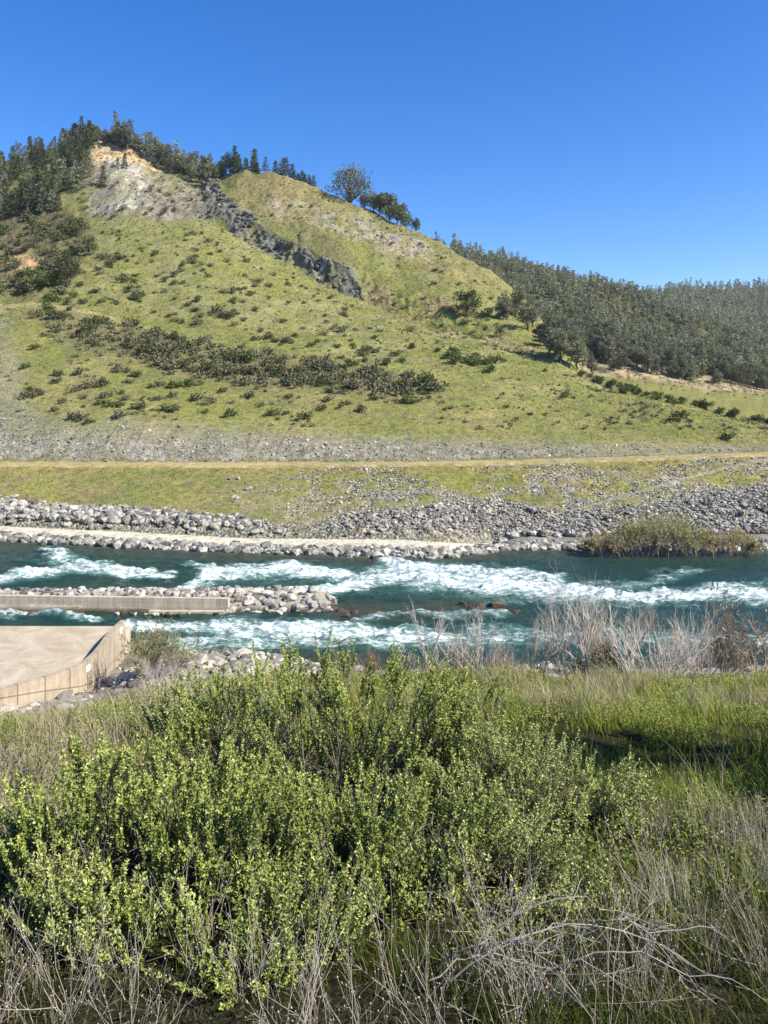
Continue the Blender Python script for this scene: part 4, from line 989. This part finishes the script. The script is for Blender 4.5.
def lvl(hgt, n1=6, n2=5, n3=4, rad=.02, ang=(.3, .8), up=.25):
    return [dict(n=n1, len=hgt*.42, ang=ang, rad=rad*1.35, up=up, t0=.25), dict(n=n2, len=hgt*.22, ang=ang, rad=rad*.55, up=up, t0=.2)]+([dict(n=n3, len=hgt*.11, ang=ang, rad=rad*.4, up=up, t0=.2)] if n3 else [])
def plant(name, tw, x, y, z, label, cat, group=None, rz=0, s=1):
    o = obj(name, None, None, (x, y, z), rz, s); obj('twigs', tw[0], o)
    if tw[1]: obj('foliage', tw[1], o)
    return tag(o, label, cat, group)
def onbank(px, Y): X = npx(px, Y); return X, Y, float(zn(X, Y))
bare = [  # px, Y, top py, stems, spread, bark, label
    (425, 45, 602, 3, .35, 'white_bark', 'bare sapling with an upright orange-tipped top by the near shore'),
    (455, 46, 632, 5, .8, 'tan_bark', 'low tangled bare shrub beside the orange-tipped sapling'),
    (476, 44.5, 612, 6, .6, 'white_bark', 'bare multi-stemmed pale shrub in front of the midstream rocks'),
    (530, 44, 606, 2, .2, 'pale_bark', 'slim twin-stemmed bare sapling between shrub and tall group'),
    (545, 44.5, 602, 1, .1, 'pale_bark', 'single thin bare sapling next to the twin-stemmed one'),
    (566, 43, 600, 3, .25, 'pale_bark', 'bare sapling at the edge of the tall bare group'),
    (584, 42, 572, 4, .25, 'white_bark', 'tallest bare tree of the near bank with upright red tips'),
    (600, 44, 592, 4, .5, 'tan_bark', 'bushy bare tree tucked behind the tallest one'),
    (652, 40, 588, 15, 1.2, 'white_bark', 'broad fan-shaped bare willow with white branches'),
    (622, 43, 600, 5, .6, 'tan_bark', 'grey bare shrub between the tall tree and the fan-shaped willow'),
    (690, 43, 602, 8, .8, 'tan_bark', 'olive brown bare shrub on the far side of the fan-shaped willow'),
    (505, 46, 640, 6, .8, 'tan_bark', 'low brown twig shrub near the shore rocks'),
    (402, 46, 648, 5, .9, 'pale_bark', 'low sprawling bare bush with pale twigs at the grass edge'),
    (760, 43, 612, 8, .8, 'tan_bark', 'brown bare shrub at the end of the near bank row'),
    (500, 43, 645, 7, .9, 'pale_bark', 'low bare pale scrub bush below the midstream rocks'),
]
for i, (px, Y, tp, stn, spd, bm_, lab) in enumerate(bare):
    x, y, z = onbank(px, Y); hgt = topz(tp, Y)-z
    n1, n2, n3 = (6, 4, 3) if stn < 6 else (5, 4, 2)
    tw = twiggy(900+i, hgt*.86, stn, spd, lvl(hgt, n1, n2, n3, .028, (.25, .75)), .06, bm_, base_r=.3)
    plant('bare_tree' if hgt > 4 else 'bare_shrub', tw, x, y, z, lab, 'tree' if hgt > 4 else 'shrub')
for i, (px, lab) in enumerate(((345, 'small reddish twig shrub, slimmer of the pair behind the green bush'), (370, 'small reddish twig shrub, fuller of the pair behind the green bush'))):
    x, y, z = onbank(px, 48); hgt = topz(650, 48)-z
    plant('twig_shrub', twiggy(950+i, hgt*.9, 14 if i == 0 else 24, .4, lvl(hgt, 5, 4, 0, .018, (.15, .45)), .03, 'red_bark', base_r=.25), x, y, z, lab, 'shrub')
x, y, z = onbank(720, 43); hgt = topz(600, 43)-z
plant('withered_tree', twiggy(960, hgt*.8, 6, .8, lvl(hgt, 6, 5, 3, .025), .05, 'bark', 'brownleaf', 420, .28), x, y, z, 'bare tree with clusters of withered brown leaves on the near bank', 'tree')
x, y, z = onbank(604, 41); plant('green_shrub', twiggy(961, 2.3, 7, .6, lvl(2.4, 6, 5, 3, .02), .04, 'bark', 'green_shrub', 2600, .2), x, y, z, 'dark green leafy shrub among the bare trees', 'shrub')
x, y, z = onbank(640, 40.5); plant('green_shrub', twiggy(962, 1.2, 7, .9, lvl(1.4, 6, 5, 3, .02), .03, 'bark', 'green_shrub', 1200, .18), x, y, z, 'low green shrub at the foot of the fan-shaped willow', 'shrub')
x, y, z = onbank(155, 45); hgt = topz(632, 45)-z
plant('willow_shrub', twiggy(963, hgt*.85, 18, .95, lvl(hgt, 7, 5, 3, .02), .035, 'pale_bark', 'willow', 5200, .14, base_r=.4), x, y, z, 'budding yellow green willow beside the platform wall', 'shrub')
x, y, z = onbank(165, 41.5); plant('bare_shrub', twiggy(964, 2.1, 12, .7, lvl(2.3, 6, 5, 3, .018), .03, 'pale_bark', base_r=.3), x, y, z, 'pale bare shrub in front of the budding willow', 'shrub')
# reedy willows on the far shore
for i, (px, tp, wd, stn, lf, lab) in enumerate(((600, 533, 1.6, 26, 'reed', 'low tan reedy shrub at the upstream end of the far shore thicket'), (618, 530, 1.5, 26, 'reed', 'tan reedy shrub next to the low end one of the far shore thicket'), (640, 520, 1.6, 30, 'willow', 'green-tipped willow shrub beside the tallest of the far shore thicket'),
        (664, 513, 1.9, 40, 'willow', 'tallest green willow shrub in the middle of the far shore thicket'), (688, 524, 1.7, 30, 'willow', 'brown-based willow shrub past the tallest of the far shore thicket'), (712, 532, 1.4, 22, 'reed', 'brown reedy shrub low in the far shore thicket'), (737, 529, 1.2, 22, 'reed', 'small rounded reedy shrub near the downstream end of the thicket'), (752, 538, 1.0, 16, 'reed', 'low straggling reedy shrub ending the far shore thicket'), (590, 541, 1.0, 16, 'reed', 'low dry reed tuft starting the far shore thicket'))):
    Y = 89.0; x = npx(px, Y); hgt = topz(tp, Y)
    plant('reedy_shrub', twiggy(980+i, hgt*.8, stn, .5, lvl(hgt, 6, 5, 0, .03, (.15, .5), .35), .035, 'tan_bark', lf, 900 if lf == 'reed' else 2000, .3, base_r=wd), x, y=Y, z=0.0, label=lab, cat='shrub')

# ------------------------------------------------------------------ foreground bushes
def coyote(seed, wx, wy, hgt, n_cl=95, shoots=7, per=30, lsz=.026, shoot=.27, dens=1.0):
    """bushy evergreen: woody limbs to leaf clumps, each clump a spray of upright leafy shoots"""
    r = np.random.default_rng(seed)
    v = unit(r.normal(size=(n_cl, 3))); v[:, 2] = np.abs(v[:, 2]); f = np.where(r.random(n_cl) < .8, r.uniform(.82, 1.02, n_cl), r.uniform(.35, .82, n_cl))
    lobes = unit(r.normal(size=(9, 3))*np.array([1, 1, .7])+np.array([0, 0, .4])); dl = np.max(v@lobes.T, 1); lump = .56+.50*sm(.74, 1.0, dl)
    cs = v*f[:, None]*lump[:, None]*np.array([wx/2, wy/2, hgt*.86])*np.array([1.1, 1.1, 1])
    cs[:, 2] *= (hgt-shoot*.85)/cs[:, 2].max(); cs[:, 2] = np.maximum(cs[:, 2], .05*hgt)+.02
    k = 6; t = np.linspace(0, 1, k)[None, :, None]
    b0 = np.stack([r.normal(size=n_cl)*wx*.06, r.normal(size=n_cl)*wy*.06, np.full(n_cl, -.1)], 1)[:, None, :]
    bend = np.stack([cs[:, 0]*.35, cs[:, 1]*.35, cs[:, 2]*-.12], 1)[:, None, :]
    path = b0*(1-t)+cs[:, None, :]*t+bend*np.sin(t*math.pi)*.6+r.normal(size=(n_cl, k, 3))*.018
    tb = [tubes(path, np.linspace(1, .3, k)[None, :]*r.uniform(.006, .013, n_cl)[:, None], 4)]
    out = unit(cs*np.array([1, 1, .6])+1e-6)
    ns = n_cl*shoots; S0 = np.repeat(cs, shoots, 0)+r.normal(size=(ns, 3))*np.array([.036, .036, .05])
    sd = unit(np.repeat(unit(out*.5+np.array([0, 0, .9])+r.normal(size=out.shape)*.22), shoots, 0)+r.normal(size=(ns, 3))*.2); sl = shoot*r.uniform(.5, 1.25, ns)
    ks = 5; pts = [S0-sd*sl[:, None]*.5]; d_ = sd
    for q in range(ks-1): d_ = unit(d_+r.normal(size=d_.shape)*.1+np.array([0, 0, .06])); pts.append(pts[-1]+d_*(sl*1.5/(ks-1))[:, None])
    sp_ = np.stack(pts, 1); tb.append(tubes(sp_, np.linspace(1, .4, ks)[None, :]*np.full((ns, 1), .0028), 3))
    # bare inner twigs
    nt_ = n_cl*5; q0 = np.repeat(path[:, 3], 5, 0); dd = unit(r.normal(size=(nt_, 3))+np.array([0, 0, .5])); q1 = q0+dd*r.uniform(.12, .3, nt_)[:, None]; q2 = q1+unit(dd+r.normal(size=dd.shape)*.5)*r.uniform(.05, .15, nt_)[:, None]
    tb.append(tubes(np.stack([q0, q1, q2], 1), np.array([[.0035, .0025, .0012]]).repeat(nt_, 0), 3))
    Vw, Fw = join(tb); stem = mesh('stems', Vw, [np.concatenate(Fw)], M['woody'], smooth=True)
    nl = ns*per; ix = np.repeat(np.arange(ns), per); tt = (r.uniform(0, 1, nl)**.8)*(ks-1.001)*.8+.2*(ks-1.001); i0 = tt.astype(int); fr_ = (tt-i0)[:, None]
    LP = sp_[ix, i0]*(1-fr_)+sp_[ix, i0+1]*fr_; ax = unit(sp_[ix, i0+1]-sp_[ix, i0]); LD = unit(ax*.75+unit(r.normal(size=(nl, 3)))*.85)
    sz_ = lsz*r.uniform(.55, 1.2, nl); Vl, Fl = leaves(LP, LD, sz_, sz_*.5, r, .12, np.array([0, -.15, .8]))
    tn_ = np.repeat(np.clip(np.repeat(np.repeat(r.normal(.42, .17, n_cl), shoots)+r.normal(0, .06, ns), per)+r.normal(0, .1, nl)+.3*(tt/4-.55), 0, 1), 4)
    return stem, (Vl, Fl, tn_)
bushes = [  # px, Y, width, depth, top py, clumps, leafmat, leaf size, label
    (330, 6.4, 2.5, 2.0, 638, 120, 'bush', .030, 'tallest leafy green bush, its tip reaching over the river'),
    (218, 6.3, 1.5, 1.3, 662, 70, 'bush_sage', .030, 'greyish green bush behind the brighter front bush near the platform'),
    (170, 4.6, 1.7, 1.3, 722, 90, 'bush', .030, 'bright green front bush with dense upright shoots'),
    (525, 6.0, 1.65, 1.4, 712, 74, 'bush_sage', .026, 'sparse yellowish green bush with brown inner twigs beside the tall grass'),
    (355, 4.6, 1.9, 1.2, 770, 85, 'bush', .026, 'low leafy bush in front of the tallest bush'),
    (450, 6.6, 1.6, 1.3, 672, 60, 'bush', .028, 'yellow green bush in the gap between the tallest and the sparse bush'),
    (80, 4.1, .8, .7, 880, 26, 'bush_sage', .028, 'small pale sage bush low beside the bright front bush'),
    (270, 3.8, .9, .7, 880, 26, 'bush', .026, 'small low green bush among the dry stalks'),
    (475, 4.7, 1.2, 1.0, 800, 46, 'bush_sage', .026, 'small leafy green bush at the foot of the sparse bush'),
]
for i, (px, Y, wx_, wy2, tp, ncl, lm_, ls, lab) in enumerate(bushes):
    X = npx(px, Y); z = float(zn(X, Y)); hgt = topz(tp, Y)-z-.1
    stem, (Vl, Fl, tn_) = coyote(1200+i, wx_, wy2, hgt, int(ncl*1.0), 8, 92 if lm_ == 'bush' else 72, ls*.82)
    o = obj('bush', None, None, (X, Y, z)); obj('stems', stem, o); obj('foliage', mesh('foliage', Vl, [Fl], M[lm_], tint=tn_), o); tag(o, lab, 'bush')
# big shrub just past the edge of the view that shades the grass
X, Y = 6.2, 6.9
stem, (Vl, Fl, tn_) = coyote(1300, 3.6, 4.6, 4.0, 300, 8, 26, .07, .45)
o = obj('bush', None, None, (X, Y, float(zn(X, Y)))); obj('stems', stem, o); obj('foliage', mesh('foliage', Vl, [Fl], M['bush'], tint=tn_), o); tag(o, 'tall leafy shrub shading the grass at the edge of the view', 'bush')
# olive twiggy broom-like shrubs at the edge on the platform side
for i, (px, Y, tp, lab) in enumerate(((12, 6.0, 722, 'straggly grey twig shrub with few leaves near the platform'), (75, 7.5, 716, 'thin yellowish twig shrub behind the bright front bush'), (55, 5.2, 775, 'fine grey-stemmed shrub beside the bright front bush'))):
    X = npx(px, Y); z = float(zn(X, Y)); hgt = topz(tp, Y)-z
    plant('twig_shrub', twiggy(1320+i, hgt*.8, 26, .5, lvl(hgt, 6, 4, 0, .004, (.15, .5), .35), .007, 'straw' if i != 1 else 'tan_bark', 'willow', 2200, .03, base_r=.25), X, Y, z, lab, 'shrub')

# ------------------------------------------------------------------ grass
def blades(P, hgt, wid, lean, col, r, k=4):
    n = len(P); a = r.uniform(0, 6.28, n); d = np.stack([np.cos(a), np.sin(a), np.zeros(n)], 1); L = (hgt*lean)[:, None]
    t = np.linspace(0, 1, k); S = np.stack([-np.sin(a+r.normal(size=n)*.8), np.cos(a), np.zeros(n)], 1)
    V = np.empty((n, 2*k-1, 3))
    for q in range(k):
        c_ = P+d*L*t[q]**2+np.array([0, 0, 1.0])*(hgt*(t[q]-.25*lean*t[q]**2))[:, None]; wq = (wid*(1-t[q])**.7*.5)[:, None]
        if q < k-1: V[:, 2*q] = c_-S*wq; V[:, 2*q+1] = c_+S*wq
        else: V[:, 2*q] = c_
    b = (np.arange(n)*(2*k-1))[:, None]
    q4 = np.concatenate([b+np.array([[2*q, 2*q+1, 2*q+3, 2*q+2]]) for q in range(k-2)]); t3 = b+np.array([[2*k-4, 2*k-3, 2*k-2]])
    return V.reshape(-1, 3), [q4, t3], np.repeat(col, 2*k-1, 0)
gp = []
for (y0, y1, dn) in ((1.6, 4, 2000), (4, 8, 800), (8, 15, 430), (15, 26, 260)):
    A = ((.62*y1+1.5)+(.62*y0+1.5))*(y1-y0); m_ = int(A*dn); y = rng.uniform(y0, y1, m_*2); x = rng.uniform(-1, 1, m_*2)*(.62*y1+1.5); ok = np.abs(x) < .62*y+1.5; gp.append(np.stack([x[ok], y[ok]], 1)[:m_])
gp = np.concatenate(gp); gx, gy = gp[:, 0], gp[:, 1]; gz = zn(gx, gy)
cl1 = fbm(gx*.5, gy*.5, 401, 3); cl2 = fbm(gx*1.3, gy*1.3, 403, 3); gpx = HX+F*gx/gy
leftz = 1-sm(120, 330, gpx)
dryp = np.clip(sm(.5, .66, cl1*.6+cl2*.4)*.5+leftz*.25+sm(7, 4.5, gy)*.15*sm(560, 640, gpx), 0, .9)
isdry = rng.random(len(gp)) < dryp
green = np.array([[.17, .225, .035]])*rng.uniform(.6, 1.35, (len(gp), 1)); yel_ = np.array([[.30, .31, .06]])*rng.uniform(.7, 1.25, (len(gp), 1)); dryc = np.array([[.40, .34, .22]])*rng.uniform(.6, 1.2, (len(gp), 1))
isyel = (rng.random(len(gp)) < np.clip(.3+.6*sm(9, 17, gy)-.2*sm(6, 3, gy), 0, 1))[:, None]
gc = np.where(isdry[:, None], dryc, np.where(isyel, yel_, green))
gh = np.where(isdry, rng.uniform(.3, .62, len(gp)), rng.uniform(.18, .42, len(gp)))*(.75+.6*cl1); gw = (.004+.00055*gy)*rng.uniform(.7, 1.4, len(gp))
keep = rng.random(len(gp)) < (.3+.7*sm(.3, .5, cl2))
for (px, Y, wx_, wy2, tp, ncl, lm_, ls, lab) in bushes:
    keep &= ((gx-npx(px, Y))/(wx_*.5))**2+((gy-Y)/(wy2*.5))**2 > .8
gh = gh*(.40+.34*sm(3.2, 8, gy))*(.45+1.15*sm(.3, .7, cl2))*(1-.3*leftz)*rng.uniform(.6, 1.25, len(gp))
gc = gc*(.38+.62*sm(3.4, 5.2, gy))[:, None]  # nearest blades darkened: dark short grass, plus shade among stems put into colour
gp3 = np.stack([gx, gy, gz-.02], 1)[keep]
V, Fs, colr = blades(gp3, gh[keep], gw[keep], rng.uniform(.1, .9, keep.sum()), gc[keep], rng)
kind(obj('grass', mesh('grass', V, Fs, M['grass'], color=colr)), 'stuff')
y = rng.uniform(1.9, 5.0, 14000); x = rng.uniform(-.75, .75, 14000)*y; az = rng.uniform(0, 6.28, 14000)
Vw_, Fw_ = leaves(np.stack([x, y, zn(x, y)+rng.uniform(.0, .05, 14000)], 1), np.stack([np.cos(az), np.sin(az), rng.normal(size=14000)*.25-.1], 1), rng.uniform(.02, .08, 14000), rng.uniform(.003, .010, 14000), rng, .1, np.array([0, 0, .8]))
kind(obj('leaf_litter_debris', mesh('leaf_litter', Vw_, [Fw_], M['grass'], color=np.repeat(np.array([[.11, .09, .055]])*rng.uniform(.3, 1.3, (14000, 1)), 4, 0))), 'stuff')
# low broad-leaved weeds between the blades
y = rng.uniform(4.0, 21, 15000)**1.0; x = rng.uniform(-.62, .62, 15000)*y; wv = fbm(x*.8, y*.8, 421, 3); kk = rng.random(15000) < sm(.45, .6, wv); x = x[kk]; y = y[kk]; nn_ = len(x)
per_ = 12; xx = np.repeat(x, per_)+rng.normal(size=nn_*per_)*.05; yy = np.repeat(y, per_)+rng.normal(size=nn_*per_)*.05
Pw = np.stack([xx, yy, zn(xx, yy)+rng.uniform(.02, .26, nn_*per_)*np.repeat(sm(2, 9, y)*.8+.2, per_)], 1); az = rng.uniform(0, 6.28, nn_*per_)
Vw_, Fw_ = leaves(Pw, np.stack([np.cos(az), np.sin(az), rng.uniform(0, .6, nn_*per_)], 1), (.012+.0028*yy)*rng.uniform(.6, 1.3, nn_*per_), (.006+.0013*yy)*rng.uniform(.7, 1.3, nn_*per_), rng, .1, np.array([0, 0, .9]))
cw = np.array([[.20, .25, .06]])*np.repeat(rng.uniform(.5, 1.5, (nn_, 1)), per_, 0)*np.where(np.repeat(rng.random((nn_, 1)) < .15, per_, 0), np.array([[1.5, 1.1, 1.2]]), 1)
kind(obj('low_weeds', mesh('low_weeds', Vw_, [Fw_], M['grass'], color=np.repeat(cw, 4, 0))), 'stuff')
# dry grass patch
dg = []
for (px0, px1, y0, y1, m_) in ((600, 800, 4.5, 5.7, 1500), (580, 690, 4.2, 5.0, 350), (690, 800, 12, 19, 900), (-20, 120, 5, 11, 900), (150, 260, 9, 16, 500)):
    y = rng.uniform(y0, y1, m_); x = npx(rng.uniform(px0, px1, m_), y); dg.append(np.stack([x, y], 1))
dg = np.concatenate(dg); kk = rng.random(len(dg)) < sm(.35, .55, fbm(dg[:, 0]*2, dg[:, 1]*2, 411, 3)); dg = dg[kk]; dz = zn(dg[:, 0], dg[:, 1])
V, Fs, colr = blades(np.c_[dg, dz-.02], rng.uniform(.2, .42, len(dg))*(1-.25*(dg[:, 1] < 6)), (.002+.0004*dg[:, 1])*rng.uniform(.7, 1.3, len(dg)), rng.uniform(.05, .5, len(dg)), np.array([[.46, .40, .30]])*rng.uniform(.6, 1.15, (len(dg), 1)), rng)
kind(obj('dry_grass', mesh('dry_grass', V, Fs, M['grass'], color=colr)), 'stuff')

# ------------------------------------------------------------------ dry weeds with seed heads
def weed(seed, hgt=.7, stems=7, spread=.55):
    r = np.random.default_rng(seed); a = r.uniform(0, 6.28, stems); t = r.uniform(.1, 1, stems)*spread
    D = unit(np.stack([np.cos(a)*np.sin(t), np.sin(a)*np.sin(t), np.cos(t)], 1)); P = np.stack([r.normal(size=stems)*.03, r.normal(size=stems)*.03, np.full(stems, -.05)], 1)
    g = grow(r, P, D, hgt*r.uniform(.7, 1.1, stems), np.full(stems, .0025), [dict(n=5, len=hgt*.22, ang=(.3, .8), rad=.0018, up=.15, t0=.4, tip=.6)], k=6, sag=.012)
    V, Fs = join([tubes(p, q, 4) for p, q in g]); tips = np.concatenate([g[0][0][:, -1], g[1][0][r.random(len(g[1][0])) < .55][:, -1]])
    hv = np.concatenate([tips[:, None, :]+np.array([[0, 0, .009], [.006, 0, 0], [0, .006, 0], [-.006, 0, 0], [0, -.006, 0], [0, 0, -.007]])[None]]).reshape(-1, 3)
    hf = (np.arange(len(tips))*6)[:, None, None]+np.array([[0, 1, 2], [0, 2, 3], [0, 3, 4], [0, 4, 1], [5, 2, 1], [5, 3, 2], [5, 4, 3], [5, 1, 4]])[None]
    return mesh('dry_weed', np.concatenate([V, hv]), [np.concatenate(Fs), hf.reshape(-1, 3)+len(V)], M['straw'], smooth=True)
WV = [weed(1400+k, .62+.05*k, 6+k % 4, .45+.08*(k % 3)) for k in range(7)]
def put_weed(px, Y, s, label, group):
    X = npx(px, Y); o = obj('dry_weed', WV[rng.integers(7)], None, (X, Y, float(zn(X, Y))), rng.uniform(0, 6.28), s); tag(o, label, 'weed', group)
for k in range(20): put_weed(rng.uniform(420, 790), rng.uniform(2.7, 3.9), rng.uniform(.5, .85), 'pale dry weed with white seed heads around the arched branch', 'dry weeds around the arched branch')
for k in range(15): put_weed(rng.uniform(-20, 300), rng.uniform(2.7, 3.7), rng.uniform(.4, .75), 'pale dry weed below the bright green front bush', 'dry weeds below the front bush')
for k in range(8): put_weed(rng.uniform(290, 440), rng.uniform(2.7, 3.5), rng.uniform(.5, .85), 'pale dry weed below the low pale bush', 'dry weeds below the low bush')
for k in range(12): put_weed(rng.uniform(600, 790), rng.uniform(4.5, 5.8), rng.uniform(.35, .55), 'grey dry weed standing in the straw coloured grass', 'dry weeds in the straw grass')

# arched dead branch in front
r = np.random.default_rng(77)
def arch(p0, p1, rise, rad, k=14, seed=0):
    rr = np.random.default_rng(seed); t = np.linspace(0, 1, k)[:, None]; P = np.array(p0)*(1-t)+np.array(p1)*t; P[:, 2] += np.sin(t[:, 0]*math.pi)**.8*rise; P += rr.normal(size=P.shape)*.008
    return P, np.linspace(1, .35, k)*rad
Y0 = 3.5; bx0, bx1 = npx(436, Y0), npx(690, Y0); zb = lambda X, Y: float(zn(X, Y))
o = obj('dead_branch', None, None, ((bx0+bx1)/2, Y0, zb((bx0+bx1)/2, Y0))); L0 = np.array(o.location)
lim = []
for q, (a, b, ya, yb, rise, rad) in enumerate(((450, 700, 3.4, 3.5, .24, .005), (436, 580, 3.5, 3.3, .18, .0045), (470, 660, 3.6, 3.7, .28, .004), (520, 720, 3.3, 3.2, .2, .0045), (430, 540, 3.4, 3.5, .12, .004), (560, 690, 3.5, 3.3, .28, .004))):
    lim.append(arch((npx(a, ya)-L0[0], ya-L0[1], zb(npx(a, ya), ya)+.10-L0[2]), (npx(b, yb)-L0[0], yb-L0[1], zb(npx(b, yb), yb)+.08-L0[2]), rise, rad, seed=q))
P = np.stack([a for a, b in lim]); R = np.stack([b for a, b in lim])
V, Q = tubes(P, R, 6); obj('limb', mesh('limb', V, [Q], M['deadwood'], smooth=True), o)
g = []
mi = r.integers(len(P), size=46); ti = r.integers(3, 13, size=46); S = P[mi, ti]; dd = unit(P[mi, ti]-P[mi, ti-1]); D = unit(dd+r.normal(size=dd.shape)*.6+np.array([0, 0, .1]))
g = grow(r, S, D, r.uniform(.12, .35, 46), np.full(46, .0028), [dict(n=3, len=.12, ang=(.3, .8), rad=.0016, up=.1)], k=5, sag=.02)
V, Fs = join([tubes(p, q, 3) for p, q in g]); obj('side_twigs', mesh('side_twigs', V, [np.concatenate(Fs)], M['deadwood'], smooth=True), o)
tag(o, 'arched grey dead branch lying across the dry weeds in front', 'branch')
# small pink flower
m, n, oo = mat('pink_petal'); finish(n, oo, (0.55, 0.16, 0.30), .6); M['pink'] = m
X, Y = npx(547, 2.95), 2.95; z = zb(X, Y); fo_ = obj('pink_flower', None, None, (X, Y, z))
hz = topz(988, Y)-z
V, Q = tubes(np.array([[[0, 0, -.02], [.01, 0, hz*.5], [0, 0, hz]]]), np.array([[.003, .0025, .002]]), 4); obj('stem', mesh('stem', V, [Q], M['woody']), fo_)
a = np.arange(5)*2*math.pi/5; V, Q = leaves(np.tile([[0, 0, hz]], (5, 1)), np.stack([np.cos(a), np.sin(a)*.8, np.full(5, .7)], 1), .009, .007, r); obj('petals', mesh('petals', V, [Q], M['pink']), fo_)
tag(fo_, 'small pink wildflower among the dry weeds', 'flower')
# thin valley air
m = bpy.data.materials.new('valley_air'); m.use_nodes = True; n = m.node_tree; n.nodes.clear(); oo = n.nodes.new('ShaderNodeOutputMaterial')
pv = n.nodes.new('ShaderNodeVolumePrincipled'); pv.inputs['Color'].default_value = (0.80, 0.88, 1.0, 1); pv.inputs['Density'].default_value = HAZE; pv.inputs['Anisotropy'].default_value = 0.2
n.links.new(pv.outputs[0], oo.inputs['Volume'])
zt = max(float(gZ.max())+40, 190); zb_ = min(float(gZ.min()), -4)-1
hv = [(x, y, z) for z in (zb_, zt) for x, y in ((-2300, -60), (2300, -60), (2300, 1500), (-2300, 1500))]
hz_ = bpy.data.meshes.new('haze'); hz_.from_pydata(hv, [], [(0, 3, 2, 1), (4, 5, 6, 7), (0, 1, 5, 4), (1, 2, 6, 5), (2, 3, 7, 6), (3, 0, 4, 7)]); hz_.materials.append(m); hz_.update()
kind(obj('haze', hz_), 'stuff')
print('shrubs', nsh, 'objects', len(bpy.data.objects))
